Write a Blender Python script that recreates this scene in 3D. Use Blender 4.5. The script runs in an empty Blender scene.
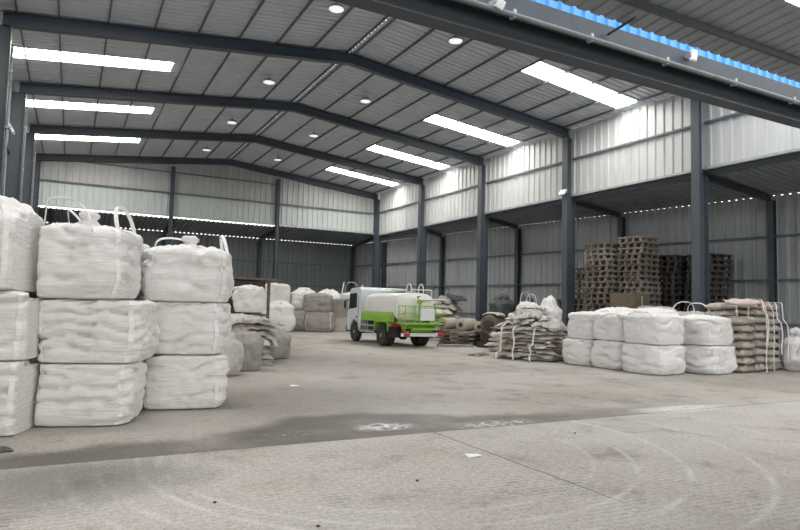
import bpy, math, random
from mathutils import Vector, Matrix, noise
from math import sin, cos, pi, radians

SC = bpy.context.scene
COL = SC.collection

# ---------------------------------------------------------------- camera
F_PX, YAW, PITCH, ROLL, EYE = 615.19, 0.48950, 0.06698, -0.02517, 1.6
cam_data = bpy.data.cameras.new('camera')
cam = bpy.data.objects.new('camera', cam_data); COL.objects.link(cam)
_fw = Vector((sin(YAW) * cos(PITCH), cos(YAW) * cos(PITCH), sin(PITCH)))
_r = Vector((cos(YAW), -sin(YAW), 0)); _u = _r.cross(_fw)
_r2 = _r * cos(ROLL) - _u * sin(ROLL); _u2 = _r * sin(ROLL) + _u * cos(ROLL)
M = Matrix((_r2, _u2, -_fw)).transposed().to_4x4(); M.translation = (0, 0, EYE)
cam.matrix_world = M
cam_data.sensor_width = 36; cam_data.lens = F_PX / 800 * 36; cam_data.clip_end = 400
SC.camera = cam

# ---------------------------------------------------------------- world, exposure
SC.view_settings.view_transform = 'Standard'; SC.view_settings.look = 'None'
SC.view_settings.gamma = 1; SC.view_settings.use_curve_mapping = False
SC.view_settings.exposure = 0.0
SKYLIGHT_STRENGTH = 25.0
NEAR_STRENGTH = 9.5
WORLD_STRENGTH = 3.0
w = bpy.data.worlds.new('sky'); SC.world = w; w.use_nodes = True
nt = w.node_tree; nt.nodes.clear()
_o = nt.nodes.new('ShaderNodeOutputWorld'); _b = nt.nodes.new('ShaderNodeBackground')
_t = nt.nodes.new('ShaderNodeTexCoord'); _s = nt.nodes.new('ShaderNodeSeparateXYZ'); _c = nt.nodes.new('ShaderNodeValToRGB')
_c.color_ramp.elements[0].position = 0.0; _c.color_ramp.elements[0].color = (1.0, 0.97, 0.93, 1)
_c.color_ramp.elements[1].position = 0.9; _c.color_ramp.elements[1].color = (0.80, 0.89, 1.0, 1)
nt.links.new(_t.outputs['Generated'], _s.inputs[0]); nt.links.new(_s.outputs['Z'], _c.inputs[0])
nt.links.new(_c.outputs[0], _b.inputs[0]); _b.inputs[1].default_value = WORLD_STRENGTH
nt.links.new(_b.outputs[0], _o.inputs[0])

# ---------------------------------------------------------------- helpers
def rnd(seed): return random.Random(seed)
def N3(x, y, z): return noise.noise(Vector((x, y, z)))

class Nodes:
    def __init__(self, name):
        self.m = bpy.data.materials.new(name); self.m.use_nodes = True
        self.t = self.m.node_tree; self.b = self.t.nodes['Principled BSDF']
        self.tc = None
    def n(self, typ, **kw):
        x = self.t.nodes.new(typ)
        for k, v in kw.items(): setattr(x, k, v)
        return x
    def link(self, a, b): self.t.links.new(a, b)
    def coord(self, scale=(1, 1, 1), kind='Object', rot=(0, 0, 0)):
        if self.tc is None: self.tc = self.n('ShaderNodeTexCoord')
        mp = self.n('ShaderNodeMapping'); mp.inputs['Scale'].default_value = scale; mp.inputs['Rotation'].default_value = rot
        self.link(self.tc.outputs[kind], mp.inputs['Vector']); return mp.outputs[0]
    def noise(self, vec, scale, detail=4, rough=.55, dist=0):
        x = self.n('ShaderNodeTexNoise'); x.inputs['Scale'].default_value = scale; x.inputs['Detail'].default_value = detail
        x.inputs['Roughness'].default_value = rough; x.inputs['Distortion'].default_value = dist
        self.link(vec, x.inputs['Vector']); return x.outputs['Fac']
    def ramp(self, fac, stops):
        x = self.n('ShaderNodeValToRGB'); el = x.color_ramp.elements
        while len(el) < len(stops): el.new(0.5)
        for e, (p, c) in zip(el, stops):
            e.position = p; e.color = (*c, 1) if isinstance(c, (tuple, list)) else (c, c, c, 1)
        self.link(fac, x.inputs[0]); return x.outputs[0]
    def mix(self, fac, a, b, mode='MIX'):
        x = self.n('ShaderNodeMix', data_type='RGBA', blend_type=mode)
        for s, v in ((x.inputs[0], fac), (x.inputs[6], a), (x.inputs[7], b)):
            if isinstance(v, (int, float)): s.default_value = v
            elif isinstance(v, (tuple, list)): s.default_value = (*v, 1)
            else: self.link(v, s)
        return x.outputs[2]
    def math(self, op, a, b=None, c=None, clamp=False):
        x = self.n('ShaderNodeMath', operation=op); x.use_clamp = clamp
        for s, v in zip(x.inputs, (a, b, c)):
            if v is None: continue
            if isinstance(v, (int, float)): s.default_value = v
            else: self.link(v, s)
        return x.outputs[0]
    def sstep(self, v, a, b):
        x = self.n('ShaderNodeMapRange', interpolation_type='SMOOTHSTEP')
        self.link(v, x.inputs[0]); x.inputs[1].default_value = a; x.inputs[2].default_value = b
        return x.outputs[0]
    def bump(self, h, strength=.3, dist=.02):
        x = self.n('ShaderNodeBump'); x.inputs['Strength'].default_value = strength; x.inputs['Distance'].default_value = dist
        self.link(h, x.inputs['Height']); self.link(x.outputs[0], self.b.inputs['Normal'])
    def base(self, c):
        if isinstance(c, (tuple, list)): self.b.inputs['Base Color'].default_value = (*c, 1)
        else: self.link(c, self.b.inputs['Base Color'])
    def set(self, rough=.6, metal=0, spec=.4):
        self.b.inputs['Roughness'].default_value = rough; self.b.inputs['Metallic'].default_value = metal
        self.b.inputs['Specular IOR Level'].default_value = spec

def paint(name, col, rough=.5, metal=0, spec=.4, dirt=.25, dscale=3, dcol=None, stretch=(1, 1, 1), bump=0, bscale=30):
    """painted or bare surface with blotches of dirt"""
    k = Nodes(name); v = k.coord(stretch)
    f = k.noise(v, dscale, 6, .65); f = k.sstep(f, .42, .72)
    d = dcol or tuple(c * .45 for c in col)
    k.base(k.mix(k.math('MULTIPLY', f, dirt), col, d))
    k.set(rough, metal, spec)
    if bump: k.bump(k.noise(v, bscale, 4), bump, .01)
    return k.m

def fabric(name, col, dirt=.3, dcol=(.25, .22, .18), weave=.15, rough=.8, trans=0.0):
    k = Nodes(name); v = k.coord()
    f = k.sstep(k.noise(v, 2.2, 6, .65), .45, .75)
    g = k.noise(k.coord((1, 1, 3)), 9, 5, .6)
    c = k.mix(k.math('MULTIPLY', f, dirt), col, dcol)
    c = k.mix(.22, c, k.ramp(g, [(.3, .55), (.7, 1.0)]), 'MULTIPLY')
    k.base(c); k.set(rough, 0, .25)
    h = k.math('ADD', k.math('MULTIPLY', k.noise(k.coord((.6, .6, 4)), 6, 6, .62, .6), 1.0), k.math('MULTIPLY', k.noise(v, 90, 2), .06))
    k.bump(h, weave * 3.2, .05)
    return k.m

class MB:
    def __init__(self): self.v = []; self.f = []
    def add(self, vs, fs):
        o = len(self.v); self.v += [tuple(p) for p in vs]; self.f += [tuple(i + o for i in q) for q in fs]; return self
    def box(self, c, s, rot=None, taper=1.0):
        x, y, z = (a / 2 for a in s)
        vs = [Vector((sx * x * (taper if sz > 0 else 1), sy * y * (taper if sz > 0 else 1), sz * z)) for sx, sy, sz in
              ((-1,-1,-1),(1,-1,-1),(1,1,-1),(-1,1,-1),(-1,-1,1),(1,-1,1),(1,1,1),(-1,1,1))]
        if rot is not None: vs = [rot @ p for p in vs]
        c = Vector(c)
        return self.add([p + c for p in vs], [(3,2,1,0),(4,5,6,7),(0,1,5,4),(1,2,6,5),(2,3,7,6),(3,0,4,7)])
    def bar(self, a, b, wx, wz, up=(0, 0, 1)):
        a, b = Vector(a), Vector(b); t = (b - a); L = t.length; t.normalize()
        s = t.cross(Vector(up))
        if s.length < 1e-4: s = t.cross(Vector((1, 0, 0)))
        s.normalize(); n = s.cross(t)
        R = Matrix((s, t, n)).transposed()
        return self.box((a + b) / 2, (wx, L, wz), R)
    def hbeam(self, a, b, width, depth, tf=.02, tw=.012, up=(0, 0, 1)):
        a, b = Vector(a), Vector(b); t = (b - a).normalized()
        s = t.cross(Vector(up)).normalized(); n = s.cross(t)
        for o in (-1, 1): self.bar(a + n * o * (depth - tf) / 2, b + n * o * (depth - tf) / 2, width, tf, n)
        return self.bar(a, b, tw, depth - 2 * tf, n)
    def tube(self, pts, r, seg=8, cap=True, rs=None):
        pts = [Vector(p) for p in pts]; n = len(pts); vs = []; fs = []; prev = None
        for i, p in enumerate(pts):
            t = (pts[min(i + 1, n - 1)] - pts[max(i - 1, 0)])
            if t.length < 1e-9: t = Vector((0, 0, 1))
            t.normalize()
            if prev is None:
                s = t.cross(Vector((0, 0, 1)))
                if s.length < 1e-3: s = Vector((1, 0, 0))
            else: s = prev - t * prev.dot(t)
            s.normalize(); prev = s; q = t.cross(s)
            rr = rs[i] if rs else r
            vs += [p + (s * cos(2 * pi * j / seg) + q * sin(2 * pi * j / seg)) * rr for j in range(seg)]
        for i in range(n - 1):
            for j in range(seg):
                a, b2 = i * seg + j, i * seg + (j + 1) % seg
                fs.append((a, b2, b2 + seg, a + seg))
        if cap: fs += [tuple(range(seg))[::-1], tuple((n - 1) * seg + j for j in range(seg))]
        return self.add(vs, fs)
    def ribbon(self, pts, wdir, width, th=.008):
        """flat webbing swept along pts; wdir: the direction of its width (one vector or one per point)"""
        pts = [Vector(p) for p in pts]; n = len(pts); vs = []; fs = []
        for i, p in enumerate(pts):
            t = (pts[min(i + 1, n - 1)] - pts[max(i - 1, 0)]).normalized()
            wd = Vector(wdir[i] if isinstance(wdir, list) else wdir); wd = (wd - t * wd.dot(t))
            if wd.length < 1e-4: wd = t.orthogonal()
            wd.normalize(); q = t.cross(wd)
            vs += [p + wd * width / 2 * a + q * th / 2 * b for a, b in ((-1,-1),(1,-1),(1,1),(-1,1))]
        for i in range(n - 1):
            for j in range(4):
                a, b2 = i * 4 + j, i * 4 + (j + 1) % 4; fs.append((a, b2, b2 + 4, a + 4))
        fs += [(3, 2, 1, 0), tuple((n - 1) * 4 + j for j in range(4))]
        return self.add(vs, fs)
    def lathe(self, prof, axis_o=(0, 0, 0), axis='z', seg=24):
        vs = []; fs = []; n = len(prof); o = Vector(axis_o)
        for r, h in prof:
            for j in range(seg):
                c, s = cos(2 * pi * j / seg) * r, sin(2 * pi * j / seg) * r
                p = {'z': (c, s, h), 'x': (h, c, s), 'y': (s, h, c)}[axis]; vs.append(o + Vector(p))
        for i in range(n - 1):
            for j in range(seg):
                a, b2 = i * seg + j, i * seg + (j + 1) % seg; fs.append((a, b2, b2 + seg, a + seg))
        fs += [tuple(range(seg))[::-1], tuple((n - 1) * seg + j for j in range(seg))]
        return self.add(vs, fs)
    def prism(self, poly, y0, y1, plane='xz'):
        """polygon extruded; plane xz along y, yz along x, xy along z"""
        n = len(poly)
        mk = {'xz': lambda p, h: (p[0], h, p[1]), 'yz': lambda p, h: (h, p[0], p[1]), 'xy': lambda p, h: (p[0], p[1], h)}[plane]
        vs = [mk(p, y0) for p in poly] + [mk(p, y1) for p in poly]
        fs = [tuple(range(n))[::-1], tuple(range(n, 2 * n))] + [(i, (i + 1) % n, (i + 1) % n + n, i + n) for i in range(n)]
        return self.add(vs, fs)
    def build(self, name, mat, parent=None, smooth=False, bevel=0, kind=None, recalc=True):
        me = bpy.data.meshes.new(name); me.from_pydata(self.v, [], self.f)
        if recalc:
            import bmesh
            bm = bmesh.new(); bm.from_mesh(me); bmesh.ops.recalc_face_normals(bm, faces=bm.faces); bm.to_mesh(me); bm.free()
        me.materials.append(mat)
        if smooth: me.polygons.foreach_set('use_smooth', [True] * len(me.polygons))
        o = bpy.data.objects.new(name, me); COL.objects.link(o)
        if parent is not None: o.parent = parent
        if bevel:
            b = o.modifiers.new('bevel', 'BEVEL'); b.width = bevel; b.segments = 2; b.limit_method = 'ANGLE'
        if kind: o['kind'] = kind
        return o

def tag(o, label, cat, group=None):
    o['label'] = label; o['category'] = cat
    if group: o['group'] = group
    return o
def thing(name, label, cat, loc=(0, 0, 0), rz=0, group=None):
    o = bpy.data.objects.new(name, None); COL.objects.link(o); o.empty_display_size = .2
    o.location = loc; o.rotation_euler = (0, 0, rz)
    return tag(o, label, cat, group)
def dup(src, loc, rz, label, rot=None):
    r = src.copy(); COL.objects.link(r); r.location = loc; r.rotation_euler = rot or (0, 0, rz); r['label'] = label
    for ch in src.children:
        c = ch.copy(); COL.objects.link(c); c.parent = r
        for g in ch.children:
            e = g.copy(); COL.objects.link(e); e.parent = c
    return r
def struct(name, mb, mat, **kw):
    return mb.build(name, mat, kind='structure', **kw)

def sheet(o, u, v, W, top, bot=lambda a: 0.0, pitch=.3, depth=.045, n=None):
    """profiled steel sheet: o origin, u along the width, v along the ribs, n rib side"""
    o, u, v = Vector(o), Vector(u).normalized(), Vector(v).normalized()
    n = Vector(n) if n is not None else u.cross(v)
    mb = MB(); us = []; k = 0
    while k * pitch < W:
        for a, h in ((0, 0), (.62, 0), (.70, 1), (.92, 1)):
            x = (k + a) * pitch
            if x <= W: us.append((x, h * depth))
        k += 1
    us.append((W, us[-1][1]))
    vs = []; fs = []
    for x, h in us:
        vs += [o + u * x + v * bot(x) + n * h, o + u * x + v * top(x) + n * h]
    for i in range(len(us) - 1): fs.append((2 * i, 2 * i + 2, 2 * i + 3, 2 * i + 1))
    mb.add(vs, fs); return mb

# ---------------------------------------------------------------- dimensions
XR, XL, XG = 17.92, -1.98, 7.95
HE, HG, HC = 9.13, 10.20, 6.33
SL = (HG - HE) / (XR - XG)
FY = [36.94, 30.94, 24.94, 18.94, 12.94, 6.94]
BACKY = 40.8
def xout(Y): return 21.96 - .138 * (Y - 12.94)
def zroof(x): return HG - SL * abs(x - XG)
YJ = 6.86

# ---------------------------------------------------------------- materials
def cladding(name, lo, hi, stain, amount):
    k = Nodes(name)
    v = k.coord((1, 1, .12)); f = k.noise(v, 2.4, 5, .6)
    c = k.mix(f, lo, hi)
    s = k.sstep(k.noise(k.coord((1, 1, .22)), 1.1, 6, .7), .48, .74)
    c = k.mix(k.math('MULTIPLY', s, amount), c, stain)
    k.base(c); k.set(.42, .0, .5)
    k.bump(k.noise(k.coord((1, 1, .3)), 3, 3), .12, .03)
    return k.m
M_CLAD = cladding('white steel cladding', (.46, .475, .47), (.60, .615, .605), (.33, .33, .31), .5)
M_CLADB = cladding('stained grey cladding', (.33, .34, .33), (.46, .46, .45), (.24, .22, .20), .6)
M_CLADG = cladding('pale green cladding', (.40, .45, .43), (.52, .57, .55), (.32, .33, .31), .4)
M_OUT = cladding('grey lean-to cladding', (.29, .315, .32), (.39, .41, .415), (.20, .21, .21), .5)
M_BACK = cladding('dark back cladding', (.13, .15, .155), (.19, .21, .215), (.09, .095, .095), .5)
M_ROOF = cladding('grey roof sheet', (.47, .50, .54), (.57, .60, .64), (.36, .38, .41), .4)
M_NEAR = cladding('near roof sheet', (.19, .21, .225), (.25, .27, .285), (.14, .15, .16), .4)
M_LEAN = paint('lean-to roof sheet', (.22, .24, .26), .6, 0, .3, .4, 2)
M_STEEL = paint('slate blue painted steel', (.068, .083, .098), .5, 0, .4, .5, 2.5, (.09, .10, .11))
M_STEELD = paint('dark painted steel', (.045, .055, .066), .5, 0, .4, .5, 2.5, (.06, .07, .08))
M_GIRT = paint('grey girt steel', (.12, .14, .15), .5, 0, .4, .4, 3)
M_TRIM = paint('galvanised flashing', (.42, .43, .43), .4, .3, .5, .4, 4)
M_GUT = paint('weathered grey gutter sheet', (.055, .065, .075), .5, .2, .4, .5, 3, (.04, .04, .042))
M_PIPE = paint('grey conduit', (.17, .18, .185), .5, 0, .4, .5, 5)
M_BLUE = paint('blue steel sheet', (.09, .33, .76), .45, 0, .4, .15, 5)
M_WHITE = paint('white enamel', (.72, .73, .73), .4, 0, .5, .15, 5)

def emission(name, col, st):
    k = Nodes(name); k.base((0.8, .8, .8)); k.set(.4)
    k.b.inputs['Emission Color'].default_value = (*col, 1); k.b.inputs['Emission Strength'].default_value = st
    return k.m
M_SKYL = emission('daylit translucent panel', (1.0, .965, .92), SKYLIGHT_STRENGTH)
M_SKYN = emission('glowing near panel seen and added', (1.0, .965, .92), NEAR_STRENGTH)

# floor
def floor_mat():
    k = Nodes('worn concrete')
    v = k.coord(); sep = k.n('ShaderNodeSeparateXYZ'); k.link(v, sep.inputs[0]); X, Y = sep.outputs['X'], sep.outputs['Y']
    big = k.noise(v, .28, 6, .6); med = k.noise(v, 1.3, 7, .68, .4); fine = k.noise(v, 14, 8, .72); grit = k.noise(v, 70, 3, .6)
    drag = k.noise(k.coord((1, .25, 1)), 1.6, 6, .65)
    wob = k.math('MULTIPLY_ADD', k.noise(v, 1.1, 4), .9, -.45)      # metres of wander for the stain edges
    yard = k.math('SUBTRACT', 1, k.sstep(k.math('MULTIPLY_ADD', k.math('SUBTRACT', fine, .5), .05, Y), YJ - .015, YJ + .015))   # 1 on the near slab
    near = k.ramp(fine, [(.3, (.37, .335, .295)), (.7, (.62, .575, .515))])
    far = k.ramp(fine, [(.28, (.32, .285, .245)), (.72, (.55, .50, .435))])
    c = k.mix(yard, far, near)
    c = k.mix(k.math('MULTIPLY', k.sstep(big, .36, .62), .6), c, (.60, .575, .535))
    c = k.mix(k.math('MULTIPLY', k.sstep(med, .50, .70), .6), c, (.20, .185, .165))
    c = k.mix(k.math('MULTIPLY', k.sstep(drag, .55, .8), .35), c, (.62, .60, .575))
    # trodden dirt, and pale patches painting pooled daylight along with cement dust
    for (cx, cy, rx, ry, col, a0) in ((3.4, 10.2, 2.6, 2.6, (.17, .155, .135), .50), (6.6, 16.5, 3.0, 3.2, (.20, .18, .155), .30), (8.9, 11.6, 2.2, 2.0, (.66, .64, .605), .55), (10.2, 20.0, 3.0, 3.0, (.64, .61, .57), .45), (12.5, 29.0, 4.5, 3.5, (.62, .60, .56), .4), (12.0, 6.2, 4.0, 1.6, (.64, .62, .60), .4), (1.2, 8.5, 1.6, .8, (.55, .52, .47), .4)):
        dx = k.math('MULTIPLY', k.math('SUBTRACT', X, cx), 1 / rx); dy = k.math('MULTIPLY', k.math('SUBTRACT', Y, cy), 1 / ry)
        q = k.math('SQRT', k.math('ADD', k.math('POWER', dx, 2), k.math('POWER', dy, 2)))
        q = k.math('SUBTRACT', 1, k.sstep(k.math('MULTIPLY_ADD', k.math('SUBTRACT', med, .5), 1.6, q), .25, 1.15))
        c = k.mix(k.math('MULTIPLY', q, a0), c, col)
    # grooved texture of the near slab: rows of short light ridges
    br = k.n('ShaderNodeTexBrick'); k.link(k.coord((1, 1, 1), rot=(0, 0, .06)), br.inputs['Vector'])
    br.inputs['Color1'].default_value = (1, 1, 1, 1); br.inputs['Color2'].default_value = (.75, .75, .75, 1); br.inputs['Mortar'].default_value = (0, 0, 0, 1)
    br.inputs['Scale'].default_value = 1; br.inputs['Brick Width'].default_value = .17; br.inputs['Row Height'].default_value = .075
    br.inputs['Mortar Size'].default_value = .022; br.inputs['Mortar Smooth'].default_value = .8
    bw = k.n('ShaderNodeRGBToBW'); k.link(br.outputs['Color'], bw.inputs[0])
    ridge = k.math('MULTIPLY', k.math('MULTIPLY', k.math('SUBTRACT', 1, bw.outputs[0]), yard), k.sstep(k.noise(v, .9, 4), .36, .6))
    c = k.mix(k.math('MULTIPLY', ridge, .55), c, (.68, .66, .64))
    # tyre scuffs: pale arcs of turning wheels
    for (cx, cy, rr, wd, a0) in ARCS:
        d = k.math('SQRT', k.math('ADD', k.math('POWER', k.math('SUBTRACT', X, cx), 2), k.math('POWER', k.math('SUBTRACT', Y, cy), 2)))
        q = k.math('SUBTRACT', 1, k.sstep(k.math('ABSOLUTE', k.math('SUBTRACT', d, rr)), 0, wd))
        q = k.math('MULTIPLY', q, k.sstep(k.noise(v, 1.7, 5), .36, .62))
        q = k.math('MULTIPLY', q, yard)
        c = k.mix(k.math('MULTIPLY', q, a0), c, (.70, .68, .65))
    # dark damp band beyond the joint
    hump = k.math('MULTIPLY', k.sstep(X, 1.2, 3.2), k.math('SUBTRACT', 1, k.sstep(X, 3.6, 6.0)))
    edge = k.math('ADD', k.math('MULTIPLY_ADD', hump, .95, 7.42), k.math('MULTIPLY', wob, 1.1))
    band = k.math('MULTIPLY', k.math('SUBTRACT', 1, k.sstep(k.math('SUBTRACT', Y, edge), -.12, .30)), k.math('SUBTRACT', 1, yard))
    band = k.math('MULTIPLY', band, k.math('SUBTRACT', 1, k.sstep(X, 5.5, 10.5)))
    band = k.math('MULTIPLY', band, k.ramp(k.noise(v, .9, 5, .6), [(.28, .45), (.55, 1.0)]))
    c = k.mix(k.math('MULTIPLY', band, .85), c, (.105, .095, .085))
    # oily tongue on the near slab
    dl = k.math('SQRT', k.math('ADD', k.math('POWER', k.math('MULTIPLY', k.math('SUBTRACT', X, .05), .75), 2), k.math('POWER', k.math('SUBTRACT', Y, 6.2), 2)))
    ton = k.math('SUBTRACT', 1, k.sstep(k.math('ADD', dl, wob), .35, 1.15))
    c = k.mix(k.math('MULTIPLY', ton, .62), c, (.15, .14, .125))
    # white lime spills
    for (cx, cy, rx, ry, th, a0) in SPILLS:
        dx = k.math('MULTIPLY', k.math('SUBTRACT', X, cx), 1 / rx); dy = k.math('MULTIPLY', k.math('SUBTRACT', Y, cy), 1 / ry)
        d = k.math('SQRT', k.math('ADD', k.math('POWER', dx, 2), k.math('POWER', dy, 2)))
        q = k.math('SUBTRACT', 1, k.sstep(k.math('MULTIPLY_ADD', wob, .9, d), .4, 1.1))
        q = k.math('MULTIPLY', q, k.sstep(k.noise(v, 9, 7, .75), th, th + .12))
        c = k.mix(k.math('MULTIPLY', q, a0), c, (.82, .84, .84))
    # joint and crack lines
    jw = k.math('MULTIPLY_ADD', k.math('SUBTRACT', fine, .5), .05, k.math('SUBTRACT', Y, YJ))
    j = k.math('SUBTRACT', 1, k.sstep(k.math('ABSOLUTE', jw), .006, .03))
    c = k.mix(k.math('MULTIPLY', j, .6), c, (.08, .075, .07))
    cw = k.math('MULTIPLY_ADD', k.math('SUBTRACT', k.noise(v, 2.2, 4), .5), .05, k.math('SUBTRACT', X, CRACKX))
    cr = k.math('SUBTRACT', 1, k.sstep(k.math('ABSOLUTE', cw), .003, .016))
    cr = k.math('MULTIPLY', k.math('MULTIPLY', cr, yard), k.sstep(Y, 3.2, 4.6))
    c = k.mix(k.math('MULTIPLY', cr, .85), c, (.05, .045, .04))
    c = k.mix(.5, c, k.ramp(grit, [(.38, .45), (.60, 1.0)]), 'MULTIPLY')
    c = k.mix(.45, c, k.ramp(k.noise(v, 26, 6, .75), [(.38, .42), (.57, 1.0)]), 'MULTIPLY')
    k.base(c)
    r = k.math('MULTIPLY_ADD', band, -.25, .78); k.link(r, k.b.inputs['Roughness']); k.b.inputs['Specular IOR Level'].default_value = .35
    h = k.math('ADD', k.math('MULTIPLY', fine, .5), k.math('ADD', k.math('MULTIPLY', grit, .2), k.math('MULTIPLY', ridge, .35)))
    k.bump(h, .35, .02)
    return k.m
ARCS = [(3.6, 6.35, 2.95, .06, 1.0), (3.4, 6.3, 2.55, .05, .8), (3.9, 6.5, 3.6, .06, .9), (3.3, 6.3, 2.2, .05, .6), (4.3, 6.6, 4.3, .06, .6)]
SPILLS = [(3.75, 7.38, .50, .26, .44, 1.0), (5.35, 7.05, .85, .22, .46, .8), (9.1, 7.0, 1.3, .34, .38, .85), (2.5, 7.4, .6, .22, .54, .6)]
CRACKX = 4.2

# ---------------------------------------------------------------- setting
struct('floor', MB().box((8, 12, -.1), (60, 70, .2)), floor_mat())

# main hall roof: two slopes of profiled sheet, ribs running down the slope, with translucent strips
SKYR = [9.6, 15.65, 22.2, 28.1, 33.85]
SKYLEFT = [9.6, 15.8, 22.1, 27.75, 33.4]
SKW = .95
def slope_dir(s): return Vector((s, 0, -SL)).normalized()
def roof_side(sign, name, strips, x_in, x_out):
    u = Vector((0, 1, 0)); v = slope_dir(sign); k = abs(v.x)
    y_prev = 6.7
    x_end = 10.25
    def lay(y0, y1, x0, x1, nm, kind_mat):
        o = Vector((XG + sign * x0, y0, HG - SL * x0))
        L = (x1 - x0) / k
        if y1 - y0 < 1.2: o.z += .012
        return struct(nm, sheet(o, u, v, y1 - y0, lambda a: L, pitch=.25, depth=.04, n=(0, 0, 1)), kind_mat)
    for y in strips + [None]:
        y1 = (y - SKW / 2) if y else 37.3
        lay(y_prev, y1, 0, x_end, name, M_ROOF)
        if y:
            lay(y1 - .06, y + SKW / 2 + .06, 0, x_in, name, M_ROOF)
            lay(y1 - .06, y + SKW / 2 + .06, x_out, x_end, name, M_ROOF)
            y_prev = y + SKW / 2
    n = 1
    for y in strips:
        mb = MB()
        a, b = x_in, x_out
        pts = [(XG + sign * a, y - SKW / 2, HG - SL * a + .02), (XG + sign * b, y - SKW / 2, HG - SL * b + .02), (XG + sign * b, y + SKW / 2, HG - SL * b + .02), (XG + sign * a, y + SKW / 2, HG - SL * a + .02)]
        mb.add(pts, [(0, 1, 2, 3) if sign < 0 else (3, 2, 1, 0)])
        struct('skylight_window', mb, M_SKYL, recalc=False)
roof_side(1, 'ceiling', SKYR, 5.1, 9.75)
roof_side(-1, 'ceiling', SKYLEFT, 5.3, 10.1)

# purlins
px_list = [.13] + [.13 + 1.215 * i + (.0) for i in range(1, 8)] + [9.6]
for sgn in (1, -1):
    for x in px_list:
        z = HG - SL * x - .035
        struct('purlin_beam', MB().box((XG + sgn * x, 22.1, z), (.045, 30.6, .07)), M_GIRT)
# rafters: tapered I sections following each slope
for fy in FY:
    for sgn in (1, -1):
        mb = MB(); x0, x1 = 0, 9.92
        def P(x, dz, dy): return (XG + sgn * x, fy + dy, HG - SL * x + dz)
        for dz0, dz1, hw in ((-.08, -.06, .12), (-.40, -.08, .007), (-.42, -.40, .12)):
            lo0 = lo1 = dz0; hi0 = hi1 = dz1
            mb.add([P(x0, lo0, -hw), P(x1, lo1, -hw), P(x1, lo1, hw), P(x0, lo0, hw), P(x0, hi0, -hw), P(x1, hi1, -hw), P(x1, hi1, hw), P(x0, hi0, hw)],
                   [(3,2,1,0),(4,5,6,7),(0,1,5,4),(1,2,6,5),(2,3,7,6),(3,0,4,7)])
        struct('rafter_beam', mb, M_STEEL)
# main columns
for fy in FY:
    for x, cx in ((XR, -.02), (XL, .0)):
        struct('column', MB().hbeam((x + cx, fy, 0), (x + cx, fy, HE - .40), .30, .46, .02, .014, up=(1, 0, 0)), M_STEEL)
        if x > 0: struct('column_base', MB().box((x + cx, fy, .012), (.55, .45, .024)), M_STEELD)

# right upper wall: cladding between eave and lean-to roof, bright strip flashing
L = FY[0] - FY[5]
zmid = 7.82
struct('wall_right', sheet((XR + .1, FY[5], HC), (0, 1, 0), (0, 0, 1), L, lambda a: zmid - HC, pitch=.36, n=(-1, 0, 0)), M_CLAD)
struct('wall_right', sheet((XR + .1, FY[5], zmid), (0, 1, 0), (0, 0, 1), L, lambda a: HE - zmid - .02, pitch=.36, n=(-1, 0, 0)), M_CLAD)
for i in range(5):
    y0, y1 = FY[i + 1] + .16, FY[i] - .16
    struct('girt_beam', MB().box((XR + .02, (y0 + y1) / 2, zmid), (.09, y1 - y0, .07)), M_GIRT)
    struct('trim_flashing', MB().box((XR + .03, (y0 + y1) / 2, HC - .02), (.10, y1 - y0, .08)), M_TRIM)
struct('girt_beam', MB().box((XR + .22, (FY[5] + FY[0]) / 2, HC - .16), (.10, L, .16)), M_STEELD)
# left wall
struct('wall_left', sheet((XL - .25, 6.9, 0), (0, 1, 0), (0, 0, 1), FY[0] - 6.9 + 4, lambda a: HE - .02, pitch=.36, n=(1, 0, 0)), M_CLADB)
for z in (2.2, 4.4, 6.6):
    struct('girt_beam', MB().box((XL - .17, 21.9, z), (.07, 30, .1)), M_GIRT)
# far gable above the lean-to roof: two rows of sheet
gx0, gx1 = XL - .2, XR + .2
GZ = lambda x: zroof(gx0 + x)
zg = 7.75
struct('wall_back_gable', sheet((gx0, FY[0] + .16, 6.40), (1, 0, 0), (0, 0, 1), gx1 - gx0, lambda a: zg - 6.40, pitch=.34, n=(0, -1, 0)), M_CLADG)
struct('wall_back_gable', sheet((gx0, FY[0] + .15, zg), (1, 0, 0), (0, 0, 1), gx1 - gx0, lambda a: GZ(a) - zg - .02, pitch=.34, n=(0, -1, 0)), M_CLADB)
for x0, x1 in ((XL + .1, 4.72), (4.88, 10.92), (11.08, XR - .2)):
    struct('girt_beam', MB().box(((x0 + x1) / 2, FY[0] + .06, zg), (x1 - x0, .10, .07)), M_GIRT)
    struct('girt_beam', MB().box(((x0 + x1) / 2, FY[0] + .06, 6.42), (x1 - x0, .10, .07)), M_TRIM)
    if x1 > 3: struct('girt_beam', MB().box(((x0 + x1) / 2, FY[0] + .06, 8.95), (min(x1, 13.5) - x0 if x0 < 11 else 3.0, .08, .06)), M_GIRT) if x0 < 11 else None
for x in (4.80, 11.0):
    struct('column', MB().hbeam((x, FY[0], 0), (x, FY[0], zroof(x) - .6), .2, .26, .014, .01, up=(0, 1, 0)), M_STEELD)
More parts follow.
